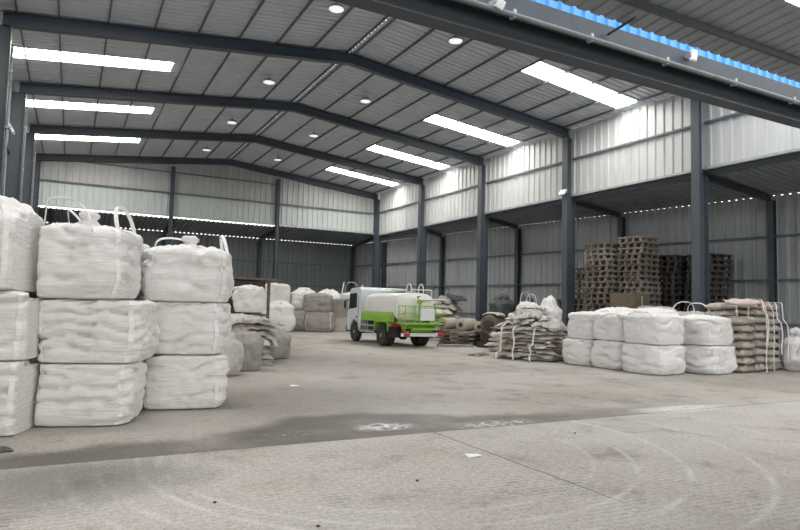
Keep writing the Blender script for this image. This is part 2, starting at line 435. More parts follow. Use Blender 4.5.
# back lean-to
BZ0, BZ1 = 6.30, 5.90
for (x0, x1, dz) in ((-3.2, 4.9, -.02), (4.9, 11.0, .0), (11.0, 18.5, .07)):
    yo = BACKY + .03; d = Vector((0, yo - FY[0] - .05, BZ1 - BZ0 - dz)); Ld = d.length
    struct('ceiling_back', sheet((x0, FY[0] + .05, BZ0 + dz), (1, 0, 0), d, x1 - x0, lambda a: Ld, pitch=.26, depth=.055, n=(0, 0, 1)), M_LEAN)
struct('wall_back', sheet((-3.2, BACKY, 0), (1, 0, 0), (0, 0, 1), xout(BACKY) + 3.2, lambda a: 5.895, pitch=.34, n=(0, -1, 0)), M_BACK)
for z in (1.3, 2.85, 4.35):
    struct('girt_beam', MB().box((7.4, BACKY - .08, z), (21, .08, .08)), M_GIRT)
for x in (-1.2, 4.95, 11.0, 17.75):
    struct('column', MB().hbeam((x, BACKY - .2, 0), (x, BACKY - .2, 5.72), .2, .24, .014, .01, up=(0, 1, 0)), M_STEELD)
    struct('lean_to_beam', MB().hbeam((x, FY[0] + .16, BZ0 - .16), (x, BACKY - .1, BZ1 - .13), .12, .2, .012, .01), M_STEELD)
# right lean-to: the outer wall runs at a slight angle
A, B = Vector((xout(6.9), 6.9, 0)), Vector((xout(BACKY), BACKY, 0))
ud = (B - A).normalized(); nin = Vector((-ud.y, ud.x, 0))
if nin.x > 0: nin = -nin
WL = (B - A).length
def zo(Y): return 5.86 + .008 * (Y - 12.94) * .6
struct('wall_outer', sheet(A, ud, (0, 0, 1), WL, lambda a: zo(6.9 + a * ud.y) + .004, pitch=.36, n=nin), M_OUT)
for z in (1.3, 2.85, 4.4):
    struct('girt_beam', MB().bar(A + nin * .09 + Vector((0, 0, z)), B + nin * .09 + Vector((0, 0, z)), .08, .08), M_GIRT)
for fy in FY:
    P0 = Vector((xout(fy), fy, 0)) + nin * .2
    struct('column', MB().hbeam(P0, P0 + Vector((0, 0, zo(fy) - .18)), .2, .24, .014, .01, up=nin), M_STEELD)
    if xout(fy) - XR > .9:
        struct('lean_to_beam', MB().hbeam((XR + .22, fy, HC - .22), (P0.x, fy, zo(fy) - .12), .13, .22, .012, .01), M_STEELD)
# lean-to roof sheets, ribs down the slope, one per bay
mb = MB(); y = 6.75; vs = []; fs = []
while y < BACKY + .2:
    for a, h in ((0, 0), (.14, 0), (.165, .055), (.235, .055)):
        Y = y + a; xo = xout(Y) + .03; xi = XR + .12 if Y < FY[0] + .3 else XR - .6
        xi = XR + .12
        zi = HC - .05; zz = zo(Y) - .03 * (zi - zo(Y)) / max(xo - XR, 1)
        vs += [(xi, Y, zi + h), (xo, Y, zz + h)]
    y += .26
for i in range(len(vs) // 2 - 1): fs.append((2 * i, 2 * i + 2, 2 * i + 3, 2 * i + 1))
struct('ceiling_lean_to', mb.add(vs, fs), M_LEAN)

# front end of the hall: open below, blue sheet outside above a deep beam with gutter
struct('wall_front_gable', sheet((XL - 3, 7.05, 5.75), (1, 0, 0), (0, 0, 1), 24.5, lambda a: max(.2, min(zroof(XL - 3 + a), 9.9) - 5.75), pitch=.25, n=(0, -1, 0)), M_BLUE)
struct('front_beam', MB().hbeam((-9, 6.62, 5.45), (26, 6.62, 5.45), .26, .42, .022, .014), M_STEELD)
struct('gutter_beam', MB().prism([(6.42, 5.68), (6.42, 5.81), (6.38, 5.81), (6.40, 5.50), (6.44, 5.50), (6.44, 5.66), (6.80, 5.66), (6.80, 5.81), (6.78, 5.81), (6.78, 5.68)], -9, 26, 'yz'), M_GUT)
for x in (-6.5, 24.8):
    struct('column', MB().hbeam((x, 6.62, 0), (x, 6.62, 5.24), .3, .4, .02, .014, up=(1, 0, 0)), M_STEEL)
# near roof: slopes up from the gutter towards and past the camera
NS = .10
def znear(Y): return 5.62 + (5.95 - Y) * NS
vd = Vector((0, -1, NS)).normalized()
def near_sheet(x0, x1, ya, yb, mat, nm):
    return struct(nm, sheet((x0, ya, znear(ya)), (1, 0, 0), vd, x1 - x0, lambda a: (ya - yb) / abs(vd.y), pitch=.25, depth=.022, n=(0, 0, 1)), mat)
NP = [(-4.6, 1.2), (8.1, 13.9), (18.0, 23.8)]  # one panel is in view; unseen others are added to light the foreground
y = 5.95
for yp in (4.6, -1.4, -7.4):
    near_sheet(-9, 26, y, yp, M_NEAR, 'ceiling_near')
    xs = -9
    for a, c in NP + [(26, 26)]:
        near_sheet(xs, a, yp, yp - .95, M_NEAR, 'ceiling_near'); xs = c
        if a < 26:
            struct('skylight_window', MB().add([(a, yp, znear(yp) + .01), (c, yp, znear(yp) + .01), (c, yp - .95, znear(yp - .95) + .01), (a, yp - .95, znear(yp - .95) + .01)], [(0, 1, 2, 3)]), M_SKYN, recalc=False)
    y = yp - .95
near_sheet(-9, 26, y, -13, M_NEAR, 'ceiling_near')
for y in (5.45, 3.4, 1.9, .4, -2.6, -4.1, -5.6, -8.6, -10.1, -11.6):
    struct('purlin_beam', MB().box((8.5, y, znear(y) - .05), (35, .06, .09)), M_STEELD)
# unseen near bay sides, added to block light; far end open to yard
struct('wall_near_light_block', sheet((-9, 6.9, 0), (0, -1, 0), (0, 0, 1), 19.9, lambda a: znear(6.9 - a), pitch=.36, n=(1, 0, 0)), M_OUT)
struct('wall_near_light_block', sheet((26, 6.9, 0), (0, -1, 0), (0, 0, 1), 19.9, lambda a: znear(6.9 - a), pitch=.36, n=(-1, 0, 0)), M_OUT)
struct('wall_front', sheet((xout(6.9), 6.95, 0), (1, 0, 0), (0, 0, 1), 26 - xout(6.9), lambda a: 5.75, pitch=.36, n=(0, -1, 0)), M_OUT)
struct('wall_front', sheet((-9, 6.95, 0), (1, 0, 0), (0, 0, 1), 9 + XL - .2, lambda a: 5.75, pitch=.36, n=(0, -1, 0)), M_OUT)

# ---------------------------------------------------------------- object materials
M_BAG = fabric('white woven bag cloth', (.79, .77, .745), .24, (.50, .46, .40))
M_BAGR = fabric('bright white woven bag cloth', (.82, .815, .80), .16, (.55, .50, .44))
M_BAGD = fabric('dusty white bag cloth', (.56, .53, .49), .55, (.24, .21, .17))
M_BAGG = fabric('grey brown bag cloth', (.36, .34, .31), .5, (.18, .16, .135))
M_BAGK = fabric('dark grey plastic cloth', (.085, .095, .105), .4, (.17, .16, .15), .3, .5)
M_TAPE = fabric('white webbing', (.84, .83, .81), .15, (.5, .46, .4), .1)
M_TAPED = fabric('dusty webbing', (.60, .57, .52), .4, (.3, .27, .22), .1)
M_SACK = fabric('beige sack cloth', (.50, .45, .38), .55, (.26, .22, .175))
M_SACK2 = fabric('pale sack cloth', (.60, .56, .50), .5, (.30, .26, .21))
M_SACKP = fabric('pale pink sack cloth', (.66, .56, .51), .3, (.4, .3, .26))
M_RED = paint('red print', (.55, .05, .06), .6)
M_WOOD = paint('grey pallet wood', (.23, .195, .165), .8, 0, .2, .6, 4, (.10, .085, .07), (1, 1, 1), .3)
M_WOODD = paint('dark pallet boards', (.075, .07, .066), .7, 0, .3, .5, 4)
M_WOODP = paint('pale pallet wood', (.30, .265, .225), .8, 0, .2, .6, 4, (.14, .12, .10), (1, 1, 1), .3)
M_RUST = paint('rusty steel', (.17, .14, .115), .7, .2, .3, .7, 5, (.10, .055, .03))
M_RUSTD = paint('dark greasy iron', (.055, .048, .042), .6, .2, .4, .6, 6, (.11, .075, .05))

# ---------------------------------------------------------------- bulk bags
def bag_surface(wd, dp, h, seed, amp=.088, crumple=.0, nf=4.5, top=.03, slump=.0, lean=(0, 0), n=4.7, topw=.96, botw=.96):
    o = seed * 7.31
    prof = [(0, 0), (.55, 0), (.80 * botw / .92, .004), (botw, .022), (1.0, .065), (1.02 + slump, .26), (1.03 + slump, .45), (1.01 + slump * .5, .66), (1.0, .82), (topw + .03, .925), (topw - .07, .972), (.58, .992 + top * .45), (.3, 1 + top * .85), (0, 1 + top)]
    # arc-length style resampling with smoothing
    def cr(p0, p1, p2, p3, t):
        return tuple(.5 * (2 * b + (c - a) * t + (2 * a - 5 * b + 4 * c - d) * t * t + (3 * b - a - 3 * c + d) * t ** 3) for a, b, c, d in zip(p0, p1, p2, p3))
    def S(a, s):
        """a: turn 0..1 (corners at 1/8, 3/8 ..), s: 0..1 along the profile from the base centre to the top centre"""
        th = 2 * pi * a; c, si = cos(th), sin(th)
        k = s * (len(prof) - 1); i = min(int(k), len(prof) - 2); t = k - i
        q = lambda j: prof[max(0, min(len(prof) - 1, j))]
        r, z = cr(q(i - 1), q(i), q(i + 1), q(i + 2), t); r = max(r, 0)
        ro = (abs(c) ** n + abs(si) ** n) ** (-1 / n)
        side = max(0, min(1, (z - .02) / .15)) * max(0, min(1, (1.0 - z) / .10 + .25)) if r > .5 else 0
        zw = z * nf + .75 * N3(c * 1.5 + o, si * 1.5, z * 1.3 + o) + .22 * N3(c * 4 + o, si * 4, z * 3)
        crease = (1 - abs(sin(pi * zw))) ** 3.0
        m = max(0, min(1, .45 + 1.5 * N3(c * 1.6 + 9 + o, si * 1.6, z * 2.6)))
        z2 = z * nf * 1.7 + 1.1 * N3(c * 2.2 - o, si * 2.2, z * 1.6) + .3
        crease2 = (1 - abs(sin(pi * z2))) ** 4
        m2 = max(0, min(1, .1 + 1.9 * N3(c * 2.4 - 5 + o, si * 2.4, z * 3.1)))
        D = -amp * (1.5 * crease * m + .7 * crease2 * m2) * side + amp * .4 * side
        D += .075 * N3(c * 1.3 + o, si * 1.3, z * 1.6 + 5) * (side * .8 + .2)
        D += .22 * amp * N3(c * 5 + o, si * 5, z * 11 + o)
        if crumple: 
            D += crumple * (.6 * (1 - 2 * abs(N3(c * 3 + o, si * 3, z * 4 + o))) + .4 * N3(c * 7, si * 7 + o, z * 9)) * (.3 + .7 * min(1, z * 1.4))
        R = r * ro
        x, y = c * R * wd / 2, si * R * dp / 2
        x += c * D; y += si * D
        zz = z * h
        if z > .85:
            f = (z - .85) / .15
            zz += f * (.03 + crumple * .9) * (1 - 2 * abs(N3(x * 4 + o, y * 4, o))) + f * .03 * N3(x * 9, y * 9 + o, 3)
        if z < .002: zz = 0
        zz = max(zz, 0)
        x += .05 * h * N3(o, zz * 1.5, 2) * min(1, zz * 4); y += .05 * h * N3(o, zz * 1.5, 6) * min(1, zz * 4)
        x += lean[0] * zz; y += lean[1] * zz
        return Vector((x, y, zz))
    return S

BAGS = []
def bulk_bag(label, loc, rz, size, seed, mat=None, tape=None, group=None, loops=0, loop_h=.3, spout=False, tapes=(1, 3, 5, 7), name='bulk_bag', nu=112, nv=60, **kw):
    mat = mat or M_BAG; tape = tape or M_TAPE
    wd, dp, h = size
    S = bag_surface(wd, dp, h, seed, **kw)
    root = thing(name, label, 'bulk bag', loc, rz, group); BAGS.append(root)
    vs = [S(0, 0)]; fs = []
    for j in range(1, nv):
        for i in range(nu): vs.append(S(i / nu, j / nv))
    vs.append(S(0, 1)); t = len(vs) - 1
    for i in range(nu):
        i2 = (i + 1) % nu
        fs.append((0, 1 + i2, 1 + i)); fs.append((t, 1 + (nv - 2) * nu + i, 1 + (nv - 2) * nu + i2))
        for j in range(nv - 2):
            a, b = 1 + j * nu + i, 1 + j * nu + i2; fs.append((a, b, b + nu, a + nu))
    MB().add(vs, fs).build('sack_body', mat, root, smooth=True)
    ctr = Vector((0, 0, h / 2))
    if tapes:
        for q in tapes:
            a = q / 8 + .012 * (1 if q % 4 == 1 else -1)
            pts = []; wds = []
            for j in range(15):
                s = .24 + .52 * j / 14
                p = S(a, s); e = S(a + .01, s) - S(a - .01, s); pts.append(p + Vector((p.x, p.y, 0)).normalized() * .006); wds.append(e)
            MB().ribbon(pts, wds, .062, .008).build('corner_tape', tape, root, smooth=False)
    r = rnd(seed)
    if loops and not isinstance(loops, list): loops = [(1/8 - .25 + .5 * k - .0 + .03, 1/8 - .25 + .5 * k + .22, loop_h * r.uniform(.75, 1.1), r.uniform(-.08, .08), r.uniform(-.05, .05)) for k in range(loops)] if loops <= 2 else [(1/8 - .25 + .25 * k + .03, 1/8 - .25 + .25 * k + .22, loop_h * r.uniform(.75, 1.1), r.uniform(-.08, .08), 0) for k in range(loops)]
    for a0, a1, hh, ox, oy in (loops or []):
        p0, p1 = S(a0, .765), S(a1, .765); p0b, p1b = S(a0, .69), S(a1, .69)
        n0, n1 = (Vector((q.x, q.y, 0)).normalized() * .012 for q in (p0, p1))
        p0, p1, p0b, p1b = p0 + n0, p1 + n1, p0b + n0, p1b + n1
        mid = (p0 + p1) / 2; apex = Vector((mid.x * .85 + ox, mid.y * .85 + oy, h + hh))
        pts = [p0b] + [mid + (p0 - mid) * math.copysign(abs(cos(q)) ** .8, cos(q)) + (apex - mid) * sin(q) ** .8 for q in [k / 18 * pi for k in range(19)]] + [p1b]
        wd = (apex - mid).cross(p1 - p0).normalized() + Vector((.001, 0, 0))
        MB().ribbon(pts, wd, .05, .012).build('lifting_loop', tape, root)
    if spout:
        b = S(0, 1); prof = []
        mb = MB(); vs = []; fs = []; n2 = 22; rows = [(.17, -.05), (.14, .03), (.10, .07), (.085, .09), (.12, .13), (.125, .17), (.08, .20), (.0, .20)]
        for rr, zz in rows:
            for i in range(n2):
                c, si = cos(2 * pi * i / n2), sin(2 * pi * i / n2); k = 1 + .35 * N3(c * 3 + seed, si * 3, zz * 5)
                vs.append((b.x + c * rr * k, b.y + si * rr * k, b.z + zz + .03 * N3(c * 4, si * 4 + seed, zz)))
        for j in range(len(rows) - 1):
            for i in range(n2):
                a, d_ = j * n2 + i, j * n2 + (i + 1) % n2; fs.append((a, d_, d_ + n2, a + n2))
        mb.add(vs, fs).build('tied_spout', mat, root, smooth=True)
    return root

def R2(x, y, a): return (x * cos(a) - y * sin(a), x * sin(a) + y * cos(a))
g = 'white bulk bags stacked by the left wall'
A0 = radians(-17)
# first column, cut by the edge of the photograph
bulk_bag('lowest white bulk bag of the leftmost stack, cut by the photo edge', (-.83, 8.95, 0), A0, (1.14, 1.06, .86), 1, group=g)
bulk_bag('middle white bulk bag of the leftmost stack, with a wide vertical tape', (-.86, 8.98, .85), A0 + .08, (1.16, 1.06, .84), 2, group=g, nf=3.6)
bulk_bag('topmost white bulk bag of the leftmost stack, bulging and rounded at its top', (-.95, 8.93, 1.67), A0 - .1, (1.24, 1.12, 1.0), 3, group=g, nf=3.4, top=.12, topw=.74)
# second column
bulk_bag('white bulk bag on the floor under the stack with the tall raised loops', (.30, 9.22, 0), A0, (1.18, 1.12, .80), 4, group=g, nf=4.6)
bulk_bag('middle white bulk bag in the stack with the tall raised loops, deeply creased', (.36, 9.20, .78), A0 - .02, (1.24, 1.14, .82), 5, group=g, nf=5.0, lean=(.03, 0))
bulk_bag('topmost white bulk bag with tall raised lifting loops and a tied spout', (.13, 9.20, 1.59), A0 + .03, (1.22, 1.14, .92), 6, group=g, nf=4.2, loops=[(.64, .80, .36, -.12, 0), (.36, .28, .34, -.2, -.1), (.87, 1.12, .34, -.02, .1)], spout=True)
# third column
bulk_bag('white bulk bag on the floor at the right end of the left hand stacks', (1.62, 10.08, 0), A0 + .12, (1.16, 1.1, .82), 7, group=g, nf=3.6)
bulk_bag('middle white bulk bag at the right end of the left hand stacks, slack and wrinkled', (1.60, 10.08, .80), A0 + .02, (1.18, 1.12, .80), 8, group=g, nf=3.2, crumple=.02, lean=(.02, 0))
bulk_bag('topmost white bulk bag at the right end of the left hand stacks, with rumpled top', (1.60, 10.06, 1.58), A0 + .1, (1.22, 1.12, .78), 9, group=g, nf=2.6, crumple=.035, loops=[(.38, .22, .24, -.12, -.1), (.10, -.08, .30, .02, .1)], top=.05, spout=True)
# second row behind
bulk_bag('white bulk bag on the floor behind the leftmost stack', (-.45, 10.30, 0), A0, (1.1, 1.05, .84), 10, group=g)
bulk_bag('white bulk bag on the second tier behind the leftmost stack', (-.45, 10.30, .83), A0, (1.1, 1.05, .84), 11, group=g)
bulk_bag('white bulk bag seen in the gap behind the two left hand topmost bags', (-.48, 10.28, 1.66), A0, (1.1, 1.05, .84), 12, group=g)
bulk_bag('white bulk bag on the floor behind the stack with the tall raised loops', (.58, 10.52, 0), A0, (.90, 1.0, .84), 13, group=g)
bulk_bag('white bulk bag on the second tier behind the stack with the tall raised loops', (.58, 10.52, .83), A0, (.90, 1.0, .84), 14, group=g)
bulk_bag('white bulk bag peeping out right of the topmost bag with tall loops, behind it', (.60, 10.52, 1.66), A0, (.90, 1.0, .80), 15, group=g)

# right hand block, two bags high
g2 = 'white bulk bags stacked two high on the right'
kw = dict(mat=M_BAGR, group=g2, nu=96, nv=50)
A1 = radians(4)
bulk_bag('lower white bulk bag of the right hand block, beside the strapped bundle', (13.84, 13.75, 0), A1 + .06, (1.20, 1.12, .77), 21, slump=.03, nf=3, **kw)
bulk_bag('upper white bulk bag at the left end of the right hand block, leaning over', (13.92, 13.70, .77), A1 - .04, (1.14, 1.08, .76), 22, nf=2.6, lean=(.03, 0), crumple=.012, **kw)
bulk_bag('lower white bulk bag second from the left end of the right hand block', (13.84, 12.57, 0), A1, (1.18, 1.12, .79), 23, nf=2.6, slump=.02, **kw)
bulk_bag('upper white bulk bag second from the left end of the right hand block', (13.86, 12.54, .79), A1, (1.14, 1.10, .76), 24, nf=2.4, crumple=.012, **kw)
bulk_bag('lower white bulk bag at the near corner of the right hand block', (13.80, 11.40, 0), A1 + .03, (1.26, 1.16, .77), 25, slump=.03, nf=3.2, **kw)
bulk_bag('upper white bulk bag at the near corner of the right hand block', (13.82, 11.40, .77), A1, (1.20, 1.14, .76), 26, nf=2.5, crumple=.015, loops=2, loop_h=.06, **kw)
bulk_bag('lower white bulk bag next to the beige sack stack, wide and slumped', (15.42, 11.10, 0), A1 + .05, (1.26, 1.20, .76), 27, slump=.05, nf=3, **kw)
bulk_bag('upper white bulk bag next to the beige sack stack, slack top', (15.38, 11.12, .76), A1 - .03, (1.18, 1.14, .74), 28, nf=2.6, crumple=.02, **kw)
for i, (x, y) in enumerate(((15.10, 13.75), (15.08, 12.50))):
    bulk_bag(('lower white bulk bag behind the left end of the right hand block', 'lower white bulk bag hidden behind the second stack of the right hand block')[i], (x, y, 0), A1, (1.16, 1.12, .80), 31 + i, **kw)
    bulk_bag(('white bulk bag whose top shows behind the left end of the right hand block', 'white bulk bag whose top shows behind the middle of the right hand block')[i], (x, y, .79), A1, (1.14, 1.1, .86), 33 + i, crumple=.03, **kw)
bulk_bag('beige slack bulk bag lying on top behind the right hand block, below the pallets', (16.55, 13.55, .79), .3, (1.25, 1.05, .90), 35, mat=M_BAGD, tape=M_TAPED, loops=2, loop_h=.10, crumple=.05, nf=2.2, nu=64, nv=32)
bulk_bag('dusty bulk bag on the floor under the beige slack bag', (16.55, 13.6, 0), A1, (1.2, 1.1, .80), 36, mat=M_BAGD, tape=M_TAPED, nu=64, nv=32)
bulk_bag('dusty bulk bag with its loops standing straight up behind the right hand block', (16.62, 12.35, .79), .2, (1.15, 1.05, .80), 37, mat=M_BAGD, tape=M_TAPE, loops=2, loop_h=.34, crumple=.03, nu=64, nv=32)
bulk_bag('dusty bulk bag on the floor under the one with upright loops', (16.62, 12.35, 0), A1, (1.15, 1.1, .80), 38, mat=M_BAGD, tape=M_TAPED, nu=64, nv=32)

# standing bags in front of the right wall
g3 = 'half filled bags standing near the right wall'
kw = dict(mat=M_BAGR, group=g3, nu=64, nv=32)
bulk_bag('white bag with one tall loop standing behind the strapped bundle, left of its twin', (15.6, 18.65, .72), .5, (.74, .72, 1.10), 41, loops=2, loop_h=.42, crumple=.03, nf=2, topw=.82, tapes=(5,), **kw)
bulk_bag('white bag pinched at its top standing behind the strapped bundle, right of its twin', (16.15, 18.08, .72), .4, (.74, .72, 1.05), 42, loops=2, loop_h=.26, crumple=.05, nf=2, topw=.7, top=.2, tapes=(5,), **kw)
bulk_bag('white bulk bag on the floor beneath the bag with one tall loop', (15.6, 18.65, 0), .5, (.76, .74, .72), 43, **kw)
bulk_bag('white bulk bag on the floor beneath the bag pinched at its top', (16.15, 18.08, 0), .4, (.76, .74, .72), 44, **kw)

# far end of the hall
g4 = 'bulk bags at the far end of the hall'
kw = dict(group=g4, nu=60, nv=30)
bulk_bag('big white slumped bulk bag with a frayed top at the far left end', (10.5, 34.25, 0), -.45, (1.6, 1.3, 1.45), 51, crumple=.10, slump=.06, nf=1.6, top=.1, tapes=(), mat=M_BAGR, **kw)
bulk_bag('dusty white bulk bag on the floor behind the big slumped one', (10.85, 36.0, 0), -.4, (1.4, 1.2, 1.3), 52, mat=M_BAGD, tape=M_TAPED, **kw)
bulk_bag('rumpled white bulk bag high on the stack behind the big slumped one', (10.85, 36.0, 1.31), -.4, (1.45, 1.15, 1.35), 53, mat=M_BAG, crumple=.09, nf=2.2, tapes=(), **kw)
bulk_bag('white bulk bag between the high stack and the grey brown bags', (12.5, 35.75, 0), -.4, (1.3, 1.2, 1.25), 54, **kw)
bulk_bag('white bulk bag with ragged top, upper tier behind the grey brown bags', (12.5, 35.75, 1.24), -.4, (1.45, 1.2, 1.0), 55, crumple=.12, nf=2, top=.14, mat=M_BAGR, tapes=(), **kw)
bulk_bag('white bulk bag on the lower tier behind the middle grey brown bag', (14.2, 36.05, 0), -.4, (1.4, 1.2, 1.25), 56, **kw)
bulk_bag('white bulk bag with frilled top on the upper tier behind the middle grey brown bag', (14.2, 36.05, 1.24), -.4, (1.5, 1.2, .98), 57, crumple=.12, nf=2, top=.14, mat=M_BAGR, tapes=(), **kw)
bulk_bag('white bulk bag on the lower tier near the truck cab', (15.85, 36.15, 0), -.4, (1.4, 1.1, 1.25), 58, **kw)
bulk_bag('white bulk bag with tall loops near the truck cab', (15.85, 36.15, 1.24), -.4, (1.45, 1.1, 1.05), 59, loops=4, loop_h=.75, crumple=.05, mat=M_BAGR, **kw)
bulk_bag('grey brown bulk bag on the floor in the middle of the far row', (12.85, 33.95, 0), -.45, (1.6, 1.2, 1.15), 60, mat=M_BAGG, tape=M_TAPED, slump=.06, crumple=.04, nf=2, **kw)
bulk_bag('grey brown bulk bag on top in the middle of the far row, torn collar', (12.75, 33.98, 1.15), -.4, (1.5, 1.15, .95), 61, mat=M_BAGG, tape=M_TAPED, crumple=.10, nf=2.2, tapes=(), **kw)
bulk_bag('pale bulk bag on the floor by the truck cab', (14.6, 34.3, 0), -.45, (1.5, 1.2, .85), 62, mat=M_BAGD, tape=M_TAPED, slump=.05, **kw)
bulk_bag('grey brown bulk bag lying on the pale bag by the truck cab', (14.5, 34.3, .85), -.45, (1.6, 1.2, 1.05), 63, mat=M_BAGG, tape=M_TAPED, crumple=.04, nf=2.4, slump=.04, **kw)

# ---------------------------------------------------------------- flattened and crumpled bags, sacks
def slab_mesh(L, W, T, seed, rag=.08, n=(26, 18), wave=.05):
    """folded empty bag: a thick ragged pad"""
    o = seed * 3.7; vs = []; fs = []; nu, nv = n
    for top_ in (1, -1):
        for j in range(nv + 1):
            for i in range(nu + 1):
                u, v = i / nu * 2 - 1, j / nv * 2 - 1
                e = (1 - abs(u) ** 6) * (1 - abs(v) ** 6)
                x = u * L / 2 + rag * N3(u * 2 + o, v * 2.5, 1) * abs(u) ** 2; y = v * W / 2 + rag * N3(u * 2.5 + o, v * 2, 4) * abs(v) ** 2
                z = T / 2 + top_ * T / 2 * max(e, 0) ** .45 * (1 + .25 * N3(u * 2 + o, v * 2, 7 * top_))
                z += wave * N3(u * 1.4 + o, v * 1.4, 2) + .25 * T * (.5 - abs(N3(u * 4 + o, v * 4, 3 + top_)))
                vs.append((x, y, z))
    m = (nu + 1) * (nv + 1)
    for s_ in (0, 1):
        for j in range(nv):
            for i in range(nu):
                a = s_ * m + j * (nu + 1) + i; q = (a, a + 1, a + nu + 2, a + nu + 1); fs.append(q if s_ == 0 else q[::-1])
    per = [i for i in range(nu + 1)] + [j * (nu + 1) + nu for j in range(1, nv + 1)] + [nv * (nu + 1) + i for i in range(nu - 1, -1, -1)] + [j * (nu + 1) for j in range(nv - 1, 0, -1)]
    for a, b in zip(per, per[1:] + per[:1]): fs.append((a, a + m, b + m, b))
    return vs, fs
ORD = ['first', 'second', 'third', 'fourth', 'fifth', 'sixth', 'seventh', 'eighth', 'ninth', 'tenth', 'eleventh', 'twelfth', 'thirteenth', 'fourteenth', 'fifteenth', 'sixteenth', 'seventeenth', 'eighteenth', 'nineteenth', 'twentieth', 'twenty-first', 'twenty-second', 'twenty-third', 'twenty-fourth', 'twenty-fifth', 'twenty-sixth', 'twenty-seventh', 'twenty-eighth']

# soft contact: where two bulk bags press together the cloth gives way
def settle(roots, gap=.004, rounds=3):
    """where bags press together each is flattened against the plane of contact"""
    bpy.context.view_layer.update()
    D = []
    for r_ in roots:
        mw = r_.matrix_world.copy(); ms = [c for c in r_.children if c.type == 'MESH']
        W = [[mw @ v.co for v in c.data.vertices] for c in ms]
        k = next(i for i, c in enumerate(ms) if c.name.startswith('sack_body'))
        D.append(dict(mw=mw, ms=ms, W=W, k=k, a=r_.rotation_euler.z, z=r_.location.z))
    def bb(d):
        P_ = d['W'][d['k']]; return [min(q[i] for q in P_) for i in range(3)], [max(q[i] for q in P_) for i in range(3)]
    def clamp(d, n, off, box=None):
        for w in d['W']:
            for i, q in enumerate(w):
                if box and not (box[0][0] - .05 < q.x < box[1][0] + .05 and box[0][1] - .05 < q.y < box[1][1] + .05): continue
                e = q.dot(n) - off
                if e > 0: w[i] = q - n * e
    Z = Vector((0, 0, 1))
    for rd in range(rounds):
        B_ = [bb(d) for d in D]
        for i in range(len(D)):
            for j in range(i):
                (l0, h0), (l1, h1) = B_[i], B_[j]
                if any(l0[k] > h1[k] + gap or l1[k] > h0[k] + gap for k in range(3)): continue
                zo_ = min(h0[2], h1[2]) - max(l0[2], l1[2])
                if zo_ < .35 * min(h0[2] - l0[2], h1[2] - l1[2]):
                    lo, up = (j, i) if l0[2] > l1[2] else (i, j)
                    clamp(D[lo], Z, D[up]['z'] - gap, B_[up]); continue
                best = None
                for t in (D[i]['a'], D[i]['a'] + pi / 2, D[j]['a'], D[j]['a'] + pi / 2):
                    n = Vector((cos(t), sin(t), 0))
                    p0 = [q.dot(n) for q in D[i]['W'][D[i]['k']]]; p1 = [q.dot(n) for q in D[j]['W'][D[j]['k']]]
                    if sum(p0) / len(p0) > sum(p1) / len(p1): n = -n; p0 = [-q for q in p0]; p1 = [-q for q in p1]
                    ov = max(p0) - min(p1)
                    if best is None or ov < best[0]: best = (ov, n, (max(p0) + min(p1)) / 2)
                ov, n, off = best
                if ov > -gap: clamp(D[i], n, off - gap / 2); clamp(D[j], -n, -off - gap / 2)
    for d in D:
        inv = d['mw'].inverted()
        for c, w in zip(d['ms'], d['W']):
            for v, q in zip(c.data.vertices, w): v.co = inv @ q
            c.data.update()
settle(BAGS)

